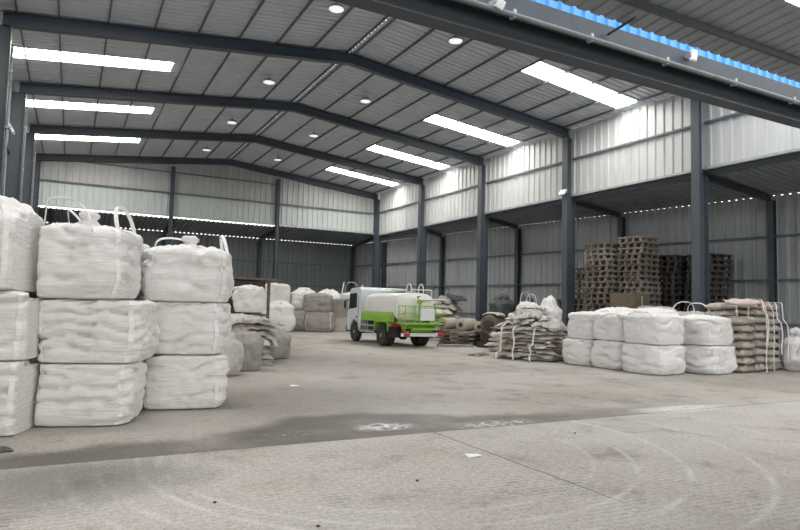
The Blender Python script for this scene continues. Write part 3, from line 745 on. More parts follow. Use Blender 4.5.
class Heap:
    """cloth pieces laid one on another: each drapes over what is already there"""
    def __init__(self, cell=.05): self.c = cell; self.H = {}; self.N = None
    def commit(self):
        for k, z in (self.N or {}).items(): self.H[k] = max(self.H.get(k, 0), z)
        self.N = {}
    def h(self, x, y):
        i, j = int(math.floor(x / self.c)), int(math.floor(y / self.c))
        return max(self.H.get((i + a, j + b), 0) for a in (-1, 0, 1) for b in (-1, 0, 1))
    def block(self, x0, x1, y0, y1, z):
        for i in range(int(x0 / self.c), int(x1 / self.c) + 1):
            for j in range(int(y0 / self.c), int(y1 / self.c) + 1): self.H[(i, j)] = max(z, self.H.get((i, j), 0))
    def under(self, o):
        mw = o.matrix_world if o.parent is None else o.parent.matrix_world @ o.matrix_basis
        for v in o.data.vertices:
            p = mw @ v.co; k = (int(math.floor(p.x / self.c)), int(math.floor(p.y / self.c))); self.H[k] = max(self.H.get(k, 0), p.z)
    def lay(self, name, label, cat, group, mat, x, y, a, L, W, T, seed, rag=.1, wave=.03, droop=.25, n=(30, 20), kind='pad', pn=6, puff=.45, belly=0.0):
        o = seed * 3.7; nu, nv = n; m = (nu + 1) * (nv + 1); ca, sa = cos(a), sin(a)
        base = []; 
        for j in range(nv + 1):
            for i in range(nu + 1):
                u, v = i / nu * 2 - 1, j / nv * 2 - 1
                X = u * L / 2 + rag * N3(u * 2 + o, v * 2.5, 1) * abs(u) ** 2 + .3 * rag * N3(u * 5 + o, v * 6, 8); Y = v * W / 2 * (1 - .10 * (1 - abs(u)) * v * v) + rag * N3(u * 2.5 + o, v * 2, 4) * abs(v) ** 2 + .3 * rag * N3(u * 6 + o, v * 5, 3)
                e = max(1 - abs(u) ** pn, 0) ** puff * max(1 - abs(v) ** pn, 0) ** puff
                t = T * (.10 + .9 * e) * (1 + .35 * N3(u * 2 + o, v * 2, 7)) + wave * max(-.2, .5 - 1.3 * abs(N3(u * 3 + o, v * 3, 3))) * (.4 + e)
                wx, wy = x + X * ca - Y * sa, y + X * sa + Y * ca
                base.append((wx, wy, max(t + .22 * T * N3(u * 7 + o, v * 5, 2), .012), self.h(wx, wy), belly * T * (1 - e)))
        mean = max(b[3] for b in base)
        zb = [max(b[3] + .004, mean + .004 - droop * (1 + .5 * N3(b[0] * 3 + o, b[1] * 3, 1))) for b in base]
        zb = [z_ + b[4] for z_, b in zip(zb, base)]
        sm = list(zb)
        for _ in range(3):                       # smooth, never below what lies underneath
            q = list(sm)
            for j in range(nv + 1):
                for i in range(nu + 1):
                    k = j * (nu + 1) + i; nb = [sm[j2 * (nu + 1) + i2] for i2, j2 in ((i - 1, j), (i + 1, j), (i, j - 1), (i, j + 1)) if 0 <= i2 <= nu and 0 <= j2 <= nv]
                    q[k] = max(zb[k], sum(nb) / len(nb))
            sm = q
        z0 = min(sm)
        vs = [(b[0] - x, b[1] - y, z_ + b[2] - z0) for b, z_ in zip(base, sm)] + [(b[0] - x, b[1] - y, z_ - z0) for b, z_ in zip(base, sm)]
        fs = []
        for s_ in (0, 1):
            for j in range(nv):
                for i in range(nu):
                    k = s_ * m + j * (nu + 1) + i; q = (k, k + 1, k + nu + 2, k + nu + 1); fs.append(q if s_ == 0 else q[::-1])
        per = list(range(nu + 1)) + [j * (nu + 1) + nu for j in range(1, nv + 1)] + [nv * (nu + 1) + i for i in range(nu - 1, -1, -1)] + [j * (nu + 1) for j in range(nv - 1, 0, -1)]
        for p, q in zip(per, per[1:] + per[:1]): fs.append((p, p + m, q + m, q))
        ob = MB().add(vs, fs).build(name, mat, smooth=True); ob.location = (x, y, z0)
        T_ = self.H if self.N is None else self.N; tops = [(b[0], b[1], z_ + b[2] + .004) for b, z_ in zip(base, sm)]
        for jj in range(nv):
            for ii in range(nu):
                q = [tops[jj * (nu + 1) + ii], tops[jj * (nu + 1) + ii + 1], tops[(jj + 1) * (nu + 1) + ii], tops[(jj + 1) * (nu + 1) + ii + 1]]; zz = max(t[2] for t in q)
                for fx in (0, .5, 1):
                    for fy in (0, .5, 1):
                        wx = (q[0][0] * (1 - fx) + q[1][0] * fx) * (1 - fy) + (q[2][0] * (1 - fx) + q[3][0] * fx) * fy; wy = (q[0][1] * (1 - fx) + q[1][1] * fx) * (1 - fy) + (q[2][1] * (1 - fx) + q[3][1] * fx) * fy
                        k = (int(math.floor(wx / self.c)), int(math.floor(wy / self.c)))
                        if zz > T_.get(k, 0): T_[k] = zz
        return tag(ob, label, cat, group)
    def strap(self, name, label, group, mat, p, q, width=.05, lo=.03, over=.015, both=True, out=.08, lo2=None):
        """webbing over the heap from p to q (xy), hanging down at p, and at q too when both"""
        p, q = Vector((*p, 0)), Vector((*q, 0)); d_ = (q - p); L = d_.length; d_.normalize(); e = Vector((-d_.y, d_.x, 0))
        n_ = 30; line = [(p + d_ * L * i / n_) for i in range(n_ + 1)]; hs = [self.h(v.x, v.y) for v in line]
        first = next(i for i, h_ in enumerate(hs) if h_ > .15); last = n_ - next(i for i, h_ in enumerate(hs[::-1]) if h_ > .15)
        a, b = line[first] - d_ * (out + .05), line[last] + d_ * (out + .05)
        mid = [(line[i], hs[i]) for i in range(first, last + 1)]
        top = [m_[1] for m_ in mid]; top = [max(top[max(0, i - 1):i + 2]) for i in range(len(top))]
        pts = []
        z1 = top[0] 
        for k in range(8): pts.append(a + Vector((0, 0, lo + (z1 - lo) * k / 8)) + e * .03 * sin(k * 1.1))
        for (v, _), t in zip(mid, top): pts.append(v + Vector((0, 0, t + over)))
        if both:
            for k in range(8): pts.append(b + Vector((0, 0, top[-1] + (lo - top[-1]) * (k + 1) / 8)))
        for v in pts:
            for o_ in (-.03, 0, .03):
                k = (int(math.floor((v.x + e.x * o_) / self.c)), int(math.floor((v.y + e.y * o_) / self.c))); self.H[k] = max(self.H.get(k, 0), v.z + .012)
        return tag(MB().ribbon(pts, e, width, .01).build(name, mat), label, 'strap', group)

r = rnd(5)
# strapped bundle of emptied bags
hb = Heap(); BA = radians(106); BC = (13.35, 15.72)
mats = [M_SACK, M_BAGD, M_SACK2]
for i in range(9):
    hb.lay('folded_bag', f'{ORD[i]} folded emptied bag up from the floor in the strapped beige bundle', 'folded bag', 'emptied bags folded in the strapped bundle', mats[i % 3],
           BC[0] + r.uniform(-.09, .09), BC[1] + r.uniform(-.09, .09), BA + r.uniform(-.2, .2), r.uniform(1.65, 2.0), r.uniform(1.25, 1.5), r.uniform(.06, .11), 100 + i, rag=.34, wave=.04, droop=.10, belly=.35)
for i, t in enumerate((-.62, .0, .6)):
    c = Vector((*BC, 0)) + Vector((cos(BA), sin(BA), 0)) * t; e = Vector((-sin(BA), cos(BA), 0)) * 1.1
    hb.strap('binding_strap', ['pale strap around the near end of the beige bundle', 'pale strap around the middle of the beige bundle', 'pale strap around the far end of the beige bundle'][i], 'straps round the bundle', M_TAPE, (c + e).xy, (c - e).xy)
for i, (dx, dy, a, L, W) in enumerate(((-.15, .55, .3, 1.3, 1.0), (.1, -.5, 1.0, 1.2, 1.1), (.05, .1, .2, 1.5, 1.0), (-.25, -.1, .8, 1.0, .9), (.25, .45, 1.6, 1.0, .9))):
    hb.lay('rumpled_bag', ['pale rumpled bag draped on the far end of the strapped bundle', 'pale rumpled bag draped on the near end of the strapped bundle', 'long pale bag sprawled across the middle of the strapped bundle', 'small crumpled bag on the front lip of the strapped bundle top', 'small crumpled bag on the rear top corner of the strapped bundle'][i], 'bag', 'loose bags on the strapped bundle',
           M_BAG if i % 2 == 0 else M_BAGD, BC[0] + dx, BC[1] + dy, a, L, W, .06, 130 + i, rag=.3, wave=.10, droop=.32)
hl = Heap()
for i in range(4):
    hl.lay('folded_bag', f'{ORD[i]} folded bag up from the floor in the low heap left of the strapped bundle', 'folded bag', 'bags in the low heap', [M_BAGD, M_SACK2][i % 2],
           14.4 + r.uniform(-.08, .08), 18.35 + r.uniform(-.08, .08), 1.45 + r.uniform(-.2, .2), r.uniform(1.2, 1.5), 1.0, r.uniform(.12, .15), 140 + i, rag=.12, wave=.03, droop=.06, belly=.4)
hr_ = Heap()
hr_.lay('rag', 'dark scrap of rag on the floor in front of the low heap', 'rag', None, M_BAGG, 12.35, 17.3, .5, .9, .4, .05, 150, rag=.2, wave=.06)

# sack stack at the right end
hs = Heap(.04); SX, SY, SA = 16.28, 10.50, radians(6)
where = ['left', 'middle', 'right']; smats = [M_SACK, M_SACK2]
for lay in range(9):
    hs.commit()
    for row in range(2):
        for c in range(3):
            if lay >= 7 and c == 0 and row == 0: continue
            px_, py_ = R2(.37 + c * .735 + r.uniform(-.015, .015) + (.05 if lay % 2 else 0), .27 + row * .58 + r.uniform(-.03, .03), SA)
            hs.lay('woven_sack', f"beige woven sack, {ORD[lay]} layer up, {['front', 'rear'][row]} {where[c]} of the right hand sack stack", 'sack', 'beige sacks in the right hand sack stack', smats[(lay + c) % 2],
                   SX + px_, SY + py_, SA + r.uniform(-.07, .07), .68, .50, r.uniform(.16, .18), 200 + lay * 6 + row * 3 + c, rag=.03, wave=.012, droop=.03, belly=.45, n=(18, 12), pn=4, puff=.5)
hs.commit(); hs.N = None
px_, py_ = R2(.25, .12, SA)
pk = hs.lay('woven_sack', 'pale pink sack with a red end jutting out of the sack stack', 'sack', None, M_SACKP, SX + px_, SY + py_, SA - .9, .85, .45, .17, 290, rag=.03, wave=.02, droop=.1, n=(20, 12), pn=3.2, puff=.6, belly=.4)
vs_ = [v.co.copy() for v in pk.data.vertices]; am = Vector((cos(SA - .9), sin(SA - .9), 0))
ends = [v for v in vs_ if v.dot(am) > .34]; cz = sum((v for v in ends), Vector()) / len(ends)
MB().lathe([(.0, -.02), (.10, -.02), (.13, .03), (.09, .07), (0, .075)], (0, 0, 0), 'x', 12)
mb = MB().lathe([(.02, -.03), (.10, -.02), (.12, .03), (.08, .06), (.01, .065)], (0, 0, 0), 'x', 14)
mb.v = [tuple(Matrix.Rotation(SA - .9, 3, 'Z') @ Vector((x, y * 1.2, z * .8)) + cz) for x, y, z in mb.v]
mb.build('tied_end', M_RED, pk, smooth=True)['label'] = 'red printed end of the sack'
for i, (x, lo) in enumerate(((.62, .02), (1.02, .75), (1.45, .03), (1.82, .5), (2.15, .3))):
    a_, b_ = R2(x, -.35, SA), R2(x + [.0, .1, -.1, .1, 0][i], .55, SA)
    hs.strap('hanging_strap', ['long white strap at the left of the sack stack reaching the floor', 'short white strap near the pink sack on the sack stack', 'long white strap down the middle of the sack stack', 'white strap second from the right on the sack stack', 'white strap at the right end of the sack stack'][i], 'white straps on the sack stack', M_TAPE, (SX + a_[0], SY + a_[1]), (SX + b_[0], SY + b_[1]), .05, lo, both=False)
hk = Heap()
for i in range(6):
    hk.lay('folded_bag', f'{ORD[i]} folded bag up in the heap behind the sack stack', 'folded bag', 'bags behind the sack stack', [M_BAGD, M_SACK][i % 2], 18.3 + r.uniform(-.05, .05), 12.25, .1 + r.uniform(-.05, .05), 1.6, .62, .20, 300 + i, rag=.08, wave=.04, droop=.08)

nb = len(BAGS)
bulk_bag('half empty white bag slumped against the right end of the sack stack', (18.95, 10.55, 0), .4, (.72, .66, 1.0), 70, mat=M_BAGR, crumple=.09, nf=1.5, topw=.5, top=.1, tapes=(), nu=60, nv=30, n=3.0)
bulk_bag('flat white bag lying on the floor right of the sack stack', (18.75, 9.72, 0), .25, (1.5, .75, .34), 71, mat=M_BAGR, crumple=.07, nf=1.2, tapes=(), nu=60, nv=30, n=3.0)
settle(BAGS[nb:])
# dusty heap by the left wall, behind the white stacks
hd = Heap()
for i in range(4):
    hd.lay('dusty_bag', f'{ORD[i]} dusty flattened bag up in the heap left of the hall, under the pale sack', 'dusty bag', 'dusty bags in the left heap', [M_BAGG, M_BAGD][i % 2 if i else 0], 3.75 + r.uniform(-.1, .1), 16.5 + r.uniform(-.1, .1), r.uniform(-.2, .3), r.uniform(1.7, 2.0), 1.5, .14, 320 + i, rag=.2, wave=.05, droop=.12)
for i in range(3):
    hd.lay('dusty_bag', f'{ORD[i]} rumpled dusty sheet up on top of the left heap, hanging over its edge', 'dusty bag', 'rumpled sheets on the left heap', [M_BAGD, M_SACK][i % 2], 3.9 + r.uniform(-.2, .2), 16.4 + r.uniform(-.15, .15), r.uniform(-.4, .5), 1.9, 1.5, .08, 330 + i, rag=.35, wave=.11, droop=.38, belly=.3)
def sack_up(label, x, y, rz, size, seed, mat, tape=None, z=0, **k):
    kk = dict(mat=mat, tape=tape or M_TAPED, crumple=.04, nf=2.2, tapes=(), nu=56, nv=30, group='dusty sacks round the left heap', n=3.0); kk.update(k)
    return bulk_bag(label, (x, y, z), rz, size, seed, **kk)
nb = len(BAGS)
sack_up('pale sack standing on the left dusty heap in front of the rusty hopper', 4.3, 16.75, .2, (.70, .62, .66), 81, M_BAG, z=max(hd.h(4.3 + a * .1, 16.75 + b_ * .1) for a in range(-4, 5) for b_ in range(-4, 5)) - .0)
for dx in (-.3, 0, .3):
    for dy in (-.2, .2): pass
sack_up('dusty sack standing nearest on the floor beside the white stacks', 3.02, 13.75, .3, (.62, .5, .80), 82, M_BAGD, topw=.6, top=.12)
sack_up('grey dusty sack standing behind the nearest one by the white stacks', 3.75, 14.65, -.2, (.62, .55, .82), 83, M_BAGG, topw=.8)
sack_up('slumped dusty sack on the floor at the right end of the left heap', 5.28, 17.7, .4, (.85, .8, .78), 84, M_BAGG, topw=.75, slump=.04)
sack_up('dusty sack squeezed between the white stacks and the nearest dusty sack', 2.45, 14.25, -.2, (.6, .55, .70), 85, M_BAGG)
settle(BAGS[nb:])

# grey heap by the right columns, behind the truck
hg = Heap()
for i in range(9):
    hg.lay('dusty_bag', f'{ORD[i]} grey flattened bag up in the big heap behind the truck', 'dusty bag', 'grey bags in the heap behind the truck', [M_BAGG, M_BAGD][i % 3 == 1], 16.35 + r.uniform(-.15, .15), 25.9 + r.uniform(-.2, .2), .9 + r.uniform(-.2, .2), r.uniform(2.0, 2.5) - .08 * i, 1.9 - .06 * i, .14, 350 + i, rag=.25, wave=.05, droop=.14)
for i in range(3):
    hg.lay('dusty_bag', ['crumpled grey bag on the top left of the heap behind the truck', 'knotted grey bag on the peak of the heap behind the truck', 'dark crumpled sheet on the right shoulder of the heap behind the truck', 'dark ragged sheet trailing off the heap beside the column'][i], 'dusty bag', None, [M_BAGD, M_BAGG, M_BAGK, M_BAGK][i], 16.35 + (-.4, .1, .45, .5)[i], 25.9 + (.3, -.1, -.4, -.1)[i], r.uniform(0, 3), .8, .7, .12, 370 + i, rag=.25, wave=.16, droop=.25)
# dark plastic bundles under the lean-to
hk2 = Heap()
for i in range(6):
    hk2.lay('plastic_bundle', f'{ORD[i]} dark plastic sheet up from the floor in the dark pile under the lean-to', 'plastic bundle', 'dark plastic sheets in one pile', M_BAGK, 18.2 + r.uniform(-.15, .15), 22.7 + r.uniform(-.15, .15), r.uniform(0, 3), 1.7, 1.5, .12, 380 + i, rag=.3, wave=.06, droop=.16)
z_ = max(hk2.h(17.9 + a * .1, 22.8 + b_ * .1) for a in range(-8, 13) for b_ in range(-12, 9))
nb = len(BAGS)
kk = dict(mat=M_BAGK, tapes=(), crumple=.11, nf=2, nu=56, nv=30, n=2.6, topw=.7, top=.14, name='plastic_bundle')
bulk_bag('dark plastic bundle at the left on top of the dark pile', (17.75, 23.1, z_), .3, (1.0, .9, .85), 91, **kk)
bulk_bag('dark plastic bundle at the right on top of the dark pile', (18.5, 22.2, z_), .8, (.95, .85, .72), 92, **kk)
settle(BAGS[nb:])

# ---------------------------------------------------------------- truck
M_CAB = paint('pale white cab paint', (.62, .69, .70), .35, 0, .5, .2, 4)
M_TANK = paint('cream tank paint', (.74, .74, .70), .45, 0, .5, .3, 3, (.45, .44, .40))
M_GREEN = paint('bright green paint', (.25, .47, .06), .45, 0, .5, .25, 5, (.16, .25, .05))
M_TYRE = paint('black rubber', (.028, .028, .028), .8, 0, .3, .6, 8, (.10, .09, .08))
M_HUB = paint('dusty wheel steel', (.30, .30, .29), .5, .3, .4, .5, 8)
M_BLK = paint('black chassis', (.025, .025, .027), .6, 0, .3, .5, 6, (.08, .07, .06))
M_GLASS = paint('dark window glass', (.03, .04, .045), .08, 0, .6, .1, 3)
M_ALU = paint('dull aluminium', (.48, .48, .47), .4, .4, .5, .4, 6)
M_LAMP = paint('red tail lamp', (.45, .03, .025), .3, 0, .5, .2, 8)
M_AMBER = paint('amber lamp', (.75, .38, .05), .3, 0, .5, .2, 8)

T = thing('water_truck', 'small green and white water tank truck parked facing away', 'truck', (12.02, 22.15, 0), radians(-1.0))
WB = 3.0
body = MB()
prof = [(3.78, .52), (3.82, 1.12), (3.60, 2.08), (3.44, 2.24), (2.42, 2.27), (2.28, 2.15), (2.26, .95), (2.42, .95), (2.50, .78)]
for k in range(9):
    a_ = pi * (1 - k / 8); 
arch = [(WB + .50 * cos(pi - q), .50 + .48 * sin(q) if True else 0) for q in [k / 8 * pi for k in range(9)]]
prof = [(3.80, .45), (3.83, 1.12), (3.62, 2.18), (3.46, 2.36), (2.44, 2.40), (2.30, 2.28), (2.28, .70)] + [(WB - .48 * cos(q), .50 + .46 * sin(q)) for q in [k / 8 * pi for k in range(9)]]
body.prism(prof, -.92, .92, 'yz')
cab = body.build('cab', M_CAB, T, bevel=.05)
MB().prism([(2.70, 1.50), (3.62, 1.42), (3.48, 2.12), (2.70, 2.14)], -.928, -.916, 'yz').build('side_window', M_GLASS, cab)
MB().prism([(2.70, 1.50), (3.62, 1.42), (3.48, 2.12), (2.70, 2.14)], .916, .928, 'yz').build('side_window', M_GLASS, cab)
mb = MB(); mb.add([(-.80, 3.838, 1.16), (.80, 3.838, 1.16), (.76, 3.645, 2.05), (-.76, 3.645, 2.05), (-.80, 3.80, 1.16), (.80, 3.80, 1.16), (.76, 3.60, 2.05), (-.76, 3.60, 2.05)], [(0,1,2,3),(7,6,5,4),(0,4,5,1),(1,5,6,2),(2,6,7,3),(3,7,4,0)]); mb.build('windscreen', M_GLASS, cab)
MB().box((0, 2.272, 1.82), (1.25, .02, .42)).build('rear_window', M_GLASS, cab)
MB().box((-.925, 2.54, 1.28), (.012, .012, 1.45)).box((-.925, 2.98, 1.02), (.012, .86, .012)).build('door_seam', M_BLK, cab)
MB().box((-.935, 2.70, 1.10), (.03, .14, .045)).build('door_handle', M_BLK, cab)
MB().box((0, 3.84, .52), (1.84, .12, .22)).build('front_bumper', M_BLK, T, bevel=.02)
for sx in (-1, 1):
    m_ = MB().box((sx * 1.09, 3.66, 1.62), (.10, .06, .34)).build('mirror', M_BLK, cab, bevel=.015)
    MB().tube([(sx * .91, 3.60, 1.85), (sx * 1.08, 3.66, 1.80)], .014).tube([(sx * .91, 3.62, 1.40), (sx * 1.08, 3.66, 1.46)], .014).build('mirror_bracket', M_BLK, m_)
for sx in (-.38, .38): MB().box((sx, 1.25, .72), (.08, 4.9, .18)).build('chassis_rail', M_BLK, T)
MB().tube([(-.8, 0, .43), (.8, 0, .43)], .09, 12).lathe([(.05, -.2), (.18, -.1), (.18, .1), (.05, .2)], (0, 0, .43), 'x', 16).build('rear_axle', M_BLK, T, smooth=True)
MB().tube([(-.8, WB, .43), (.8, WB, .43)], .06, 10).build('front_axle', M_BLK, T)
def wheel(x, y, s, rear):
    pr = [(.22, -.10), (.40, -.11), (.425, -.085), (.43, -.03), (.43, .03), (.425, .085), (.40, .11), (.22, .10)]
    w_ = MB().lathe(pr, (x, y, .431), 'x', 32).build('wheel', M_TYRE, T, smooth=False)
    h_ = MB().lathe([(.225, -.07 * s), (.225, .085 * s), (.19, .09 * s), (.16, .04 * s), (.085, .03 * s), (.08, .10 * s), (.03, .11 * s)], (x, y, .431), 'x', 24)
    h_.build('wheel_rim', M_HUB, w_, smooth=False)
for s in (-1, 1):
    wheel(s * .80, WB, s, False); wheel(s * .90, 0, s, True); wheel(s * .655, 0, s, True)
# tank: rounded box section with dished ends
def sec(hw, hh, n=3.3, N=40): return [(hw * math.copysign(abs(cos(t)) ** (2 / n), cos(t)), hh * math.copysign(abs(sin(t)) ** (2 / n), sin(t))) for t in [k / N * 2 * pi for k in range(N)]]
vs = []; fs = []; N = 40
rows = [(-1.13, .0), (-1.13, .35), (-1.11, .62), (-1.06, .85), (-.98, .97), (-.88, 1), (2.0, 1), (2.08, .97), (2.14, .8), (2.17, .4), (2.17, 0.0)]
for y, k in rows: vs += [(px_ * k * .86, y, 1.57 + pz * k * .57) for px_, pz in sec(1, 1)]
for j in range(len(rows) - 1):
    for i in range(N):
        a, b = j * N + i, j * N + (i + 1) % N; fs.append((a, b, b + N, a + N))
tank = MB().add(vs, fs).build('tank', M_TANK, T, smooth=True)
for y in (-.86, 1.98):
    vs = []; fs = []
    for k, dy in ((1.0, -.03), (1.018, -.03), (1.018, .03), (1.0, .03)): vs += [(px_ * k * .86, y + dy, 1.57 + pz * k * .57) for px_, pz in sec(1, 1)]
    for j in range(4):
        for i in range(N): a, b = j * N + i, j * N + (i + 1) % N; c_, d_ = ((j + 1) % 4) * N + (i + 1) % N, ((j + 1) % 4) * N + i; fs.append((a, b, c_, d_))
    MB().add(vs, fs).build('end_band', M_TANK, tank)
MB().lathe([(.30, 2.16), (.30, 2.25), (.33, 2.25), (.33, 2.30), (.05, 2.33)], (0, .5, 0), 'z', 24).build('manhole', M_TANK, tank)
MB().box((0, .55, 2.20), (.5, 2.3, .025)).build('walkway', M_ALU, tank)
for x in (-.18, .36):
    MB().tube([(x, -.98, 1.95)] + [(x, -.98 + .21 - .21 * cos(q), 2.22 + .28 * sin(q)) for q in [k / 10 * pi for k in range(11)]] + [(x, -.56, 2.10)], .026, 8).build('grab_loop', M_WHITE, tank, smooth=True)
MB().tube([(-.18, -.95, 2.27), (.75, -.95, 2.27)], .02, 8).tube([(.75, -.95, 2.27), (.75, -.95, 1.7)], .02, 8).build('top_rail', M_WHITE, tank)
for s in (-1, 1):
    sk = MB().prism([(s * .80, .98), (s * .95, .98), (s * .95, 1.22), (s * .86, 1.36), (s * .80, 1.36)], -.75, 2.15, 'xz').build('side_skirt', M_GREEN, T)
    MB().box((s * .955, .7, 1.10), (.012, 2.7, .03)).box((s * .955, -.6, 1.1), (.012, .03, .22)).box((s * .955, .75, 1.1), (.012, .03, .22)).build('skirt_rib', M_GREEN, sk)
    MB().prism([(-.66, .62), (-.62, .93), (-.45, 1.0), (.45, 1.0), (.62, .93), (.72, .60), (.67, .60), (.57, .90), (.43, .955), (-.43, .955), (-.57, .90), (-.61, .62)], s * .50, s * 1.02, 'yz').build('mudguard', M_GREEN, T)
    MB().box((s * .76, -.67, .58), (.50, .02, .44)).build('mud_flap', M_BLK, T)
    gd = MB()
    for z in (.52, .78): gd.box((s * .93, 1.55, z), (.04, 1.55, .075))
    for y in (.85, 1.55, 2.25): gd.box((s * .90, y, .72), (.03, .05, .52))
    gd.build('side_guard', M_ALU, T)
MB().box((-.52, 1.55, .78), (.36, 1.2, .38)).build('tool_box', M_BLK, T, bevel=.01)
MB().box((.6, 1.6, .70), (.36, 1.0, .42)).build('fuel_tank', M_BLK, T, bevel=.05)
# rear working platform
MB().box((0, -1.42, .95), (1.70, .66, .06)).prism([(-.80, .92), (.80, .92), (.62, .60), (-.62, .60)], -1.30, -1.24, 'xz').build('platform', M_GREEN, T)
rl = MB()
yb, yf = -1.72, -1.18
for x in (-.82, -.42, .0, .42, .82): rl.tube([(x, yb, .96), (x, yb, 1.62)], .02, 8)
for x in (-.82, .82):
    rl.tube([(x, yf, .96), (x, yf, 1.62)], .02, 8)
    for z in (1.3, 1.62): rl.tube([(x, yb, z), (x, yf, z)], .02, 8)
for z in (1.12, 1.35, 1.62): rl.tube([(-.82, yb, z), (.82, yb, z)], .02, 8)
rl.build('platform_railing', M_GREEN, T)
MB().box((.12, -1.76, 1.30), (.62, .05, .46)).build('control_box', M_WHITE, T, bevel=.01)
gun = MB().tube([(-.05, -1.45, .98), (-.05, -1.45, 1.85)], .05, 10).lathe([(.08, 1.72), (.11, 1.76), (.11, 1.86), (.06, 1.90)], (-.05, -1.45, 0), 'z', 14).build('spray_gun', M_GREEN, T)
MB().tube([(-.05, -1.45, 1.84), (.35, -1.55, 1.88), (.98, -1.72, 1.90)], .04, 10, rs=[.06, .05, .03]).build('barrel', M_ALU, gun)
MB().tube([(-.05, -1.45, 1.84), (-.16, -1.42, 1.98), (-.12, -1.6, 2.0)], .02, 8).build('gun_handle', M_BLK, gun)
bp = MB().box((0, -1.62, .53), (1.84, .08, .13)).build('rear_bumper', M_WHITE, T)
for i, x in enumerate((-.70, .78)): MB().box((x, -1.664, .53), (.26, .012, .12)).build('red_stripe', M_LAMP, bp)
for s in (-1, 1):
    MB().box((s * .72, -.72, .86), (.40, .06, .14)).build('tail_lamp', M_LAMP, T, bevel=.01)
    MB().box((s * .86, -1.64, .70), (.10, .06, .10)).build('marker_lamp', M_LAMP, T)
    MB().box((s * .90, -1.75, 1.36), (.07, .05, .10)).build('work_lamp', M_AMBER, T)
MB().tube([(-.5, -1.2, .80), (-.5, -1.75, .74), (.5, -1.75, .74), (.5, -1.2, .80)], .035, 10).build('spray_bar', M_GREEN, T)
MB().box((-.55, -1.4, .7), (.06, .5, .06)).box((.55, -1.4, .7), (.06, .5, .06)).box((-.55, -1.6, .62), (.05, .05, .2)).box((.55, -1.6, .62), (.05, .05, .2)).build('bumper_bracket', M_BLK, T)

# ---------------------------------------------------------------- pallets
def make_pallet(mat, L=1.2, W=1.0, Hh=.205):
    t = thing('wooden_pallet', '', 'pallet')
    d1 = MB()
    for i in range(7): d1.box((0, -W / 2 + .06 + i * (W - .12) / 6, Hh - .018), (L, .115, .036))
    d1.build('top_deck', mat, t)
    for i in range(4):
        x = -L / 2 + .05 + i * (L - .10) / 3; b_ = MB().box((x * .94, 0, Hh - .047), (.095, W, .020))
        for j in range(4): b_.box((x * .94, (-W / 2 + .05 + j * (W - .1) / 3) * .94, (Hh - .057 + .034) / 2), (.085, .085, Hh - .057 - .034))
        b_.build('bearer', mat, t)
    d2 = MB()
    for j in range(4): d2.box((0, -W / 2 + .05 + j * (W - .1) / 3, .018), (L, .095, .032))
    d2.build('base_board', mat, t)
    return t
PP = [make_pallet(M_WOOD), make_pallet(M_WOODP), make_pallet(M_WOODD)]
for p_ in PP: p_['group'] = 'pallets stacked under the right lean-to'
first_ = [True] * 3
def stack(x, y, rz, n, name, seed, dark=False, drift=(0, 0)):
    r = rnd(seed); dx = dy = 0
    for i in range(n):
        k = 2 if dark else (1 if r.random() < .3 else 0)
        dx += r.uniform(-.035, .035) + drift[0] / n; dy += r.uniform(-.035, .035) + drift[1] / n
        lab = f'wooden pallet, {ORD[i]} up from the floor in {name}'
        rot = rz + r.uniform(-.10, .10)
        if first_[k]: first_[k] = False; o = PP[k]; o.location = (x + dx, y + dy, i * .21); o.rotation_euler = (0, 0, rot); o['label'] = lab
        else: dup(PP[k], (x + dx, y + dy, i * .21), rot, lab)
stack(18.1, 17.2, radians(10), 20, 'the tall stack left of the tallest', 3, drift=(.05, -.1))
stack(18.95, 16.05, radians(6), 21, 'the tallest pallet stack', 4, drift=(-.05, .05))
stack(18.95, 18.75, radians(5), 16, 'the half hidden stack behind the tall ones', 5)
stack(19.1, 20.1, radians(-4), 10, 'the low stack beside the column', 6)
stack(20.35, 15.95, radians(6), 18, 'the dark stack left of the column', 7, True)
stack(20.6, 14.6, radians(-3), 18, 'the dark stack right of the column', 8, True)
M_CARD = paint('brown cardboard', (.17, .135, .095), .8, 0, .2, .4, 3, (.10, .075, .05))
cb = thing('cardboard_box', 'brown cardboard carton standing in front of the tall pallet stacks', 'box', (17.3, 15.25, 1.0), radians(10))
# carried on two low pallets of its own
for i in range(6): dup(PP[1], (17.3, 15.25, i * .21), radians(10), f'wooden pallet, {ORD[i]} up from the floor under the cardboard carton')
cb.location.z = 6 * .21
MB().box((0, 0, .49), (1.05, .9, .98)).build('carton', M_CARD, cb, bevel=.01)
MB().box((0, -.452, .60), (.06, .006, .60)).box((0, 0, .982), (.06, .9, .004)).build('packing_tape', M_SACK2, cb)

# ---------------------------------------------------------------- rusty hopper behind the left heap
hp = thing('rusty_hopper', 'rusty steel hopper on a braced frame behind the left heap', 'hopper', (4.95, 20.4, 0), radians(6))
fr = MB(); hw, hd_ = .72, .6
for sx in (-1, 1):
    for sy in (-1, 1): MB().bar((sx * hw, sy * hd_, 0), (sx * hw, sy * hd_, 2.33), .08, .08).build('leg', M_RUST, hp)
for sy in (-1, 1): fr.bar((-hw, sy * hd_, .3), (.10, sy * hd_, 2.2), .05, .05).bar((.10, sy * hd_, .3), (-hw, sy * hd_, 2.2), .05, .05).bar((-hw, sy * hd_, 1.2), (hw, sy * hd_, 1.2), .06, .06)
for sx in (-1, 1): fr.bar((sx * hw, -hd_, 1.2), (sx * hw, hd_, 1.2), .06, .06)
fr.build('brace', M_RUST, hp)
mb = MB(); vs = []
for z, k in ((2.30, 1.0), (1.75, .95), (1.05, .28)): vs += [(sx * .62 * k, sy * .55 * k, z) for sx, sy in ((-1,-1),(1,-1),(1,1),(-1,1))]
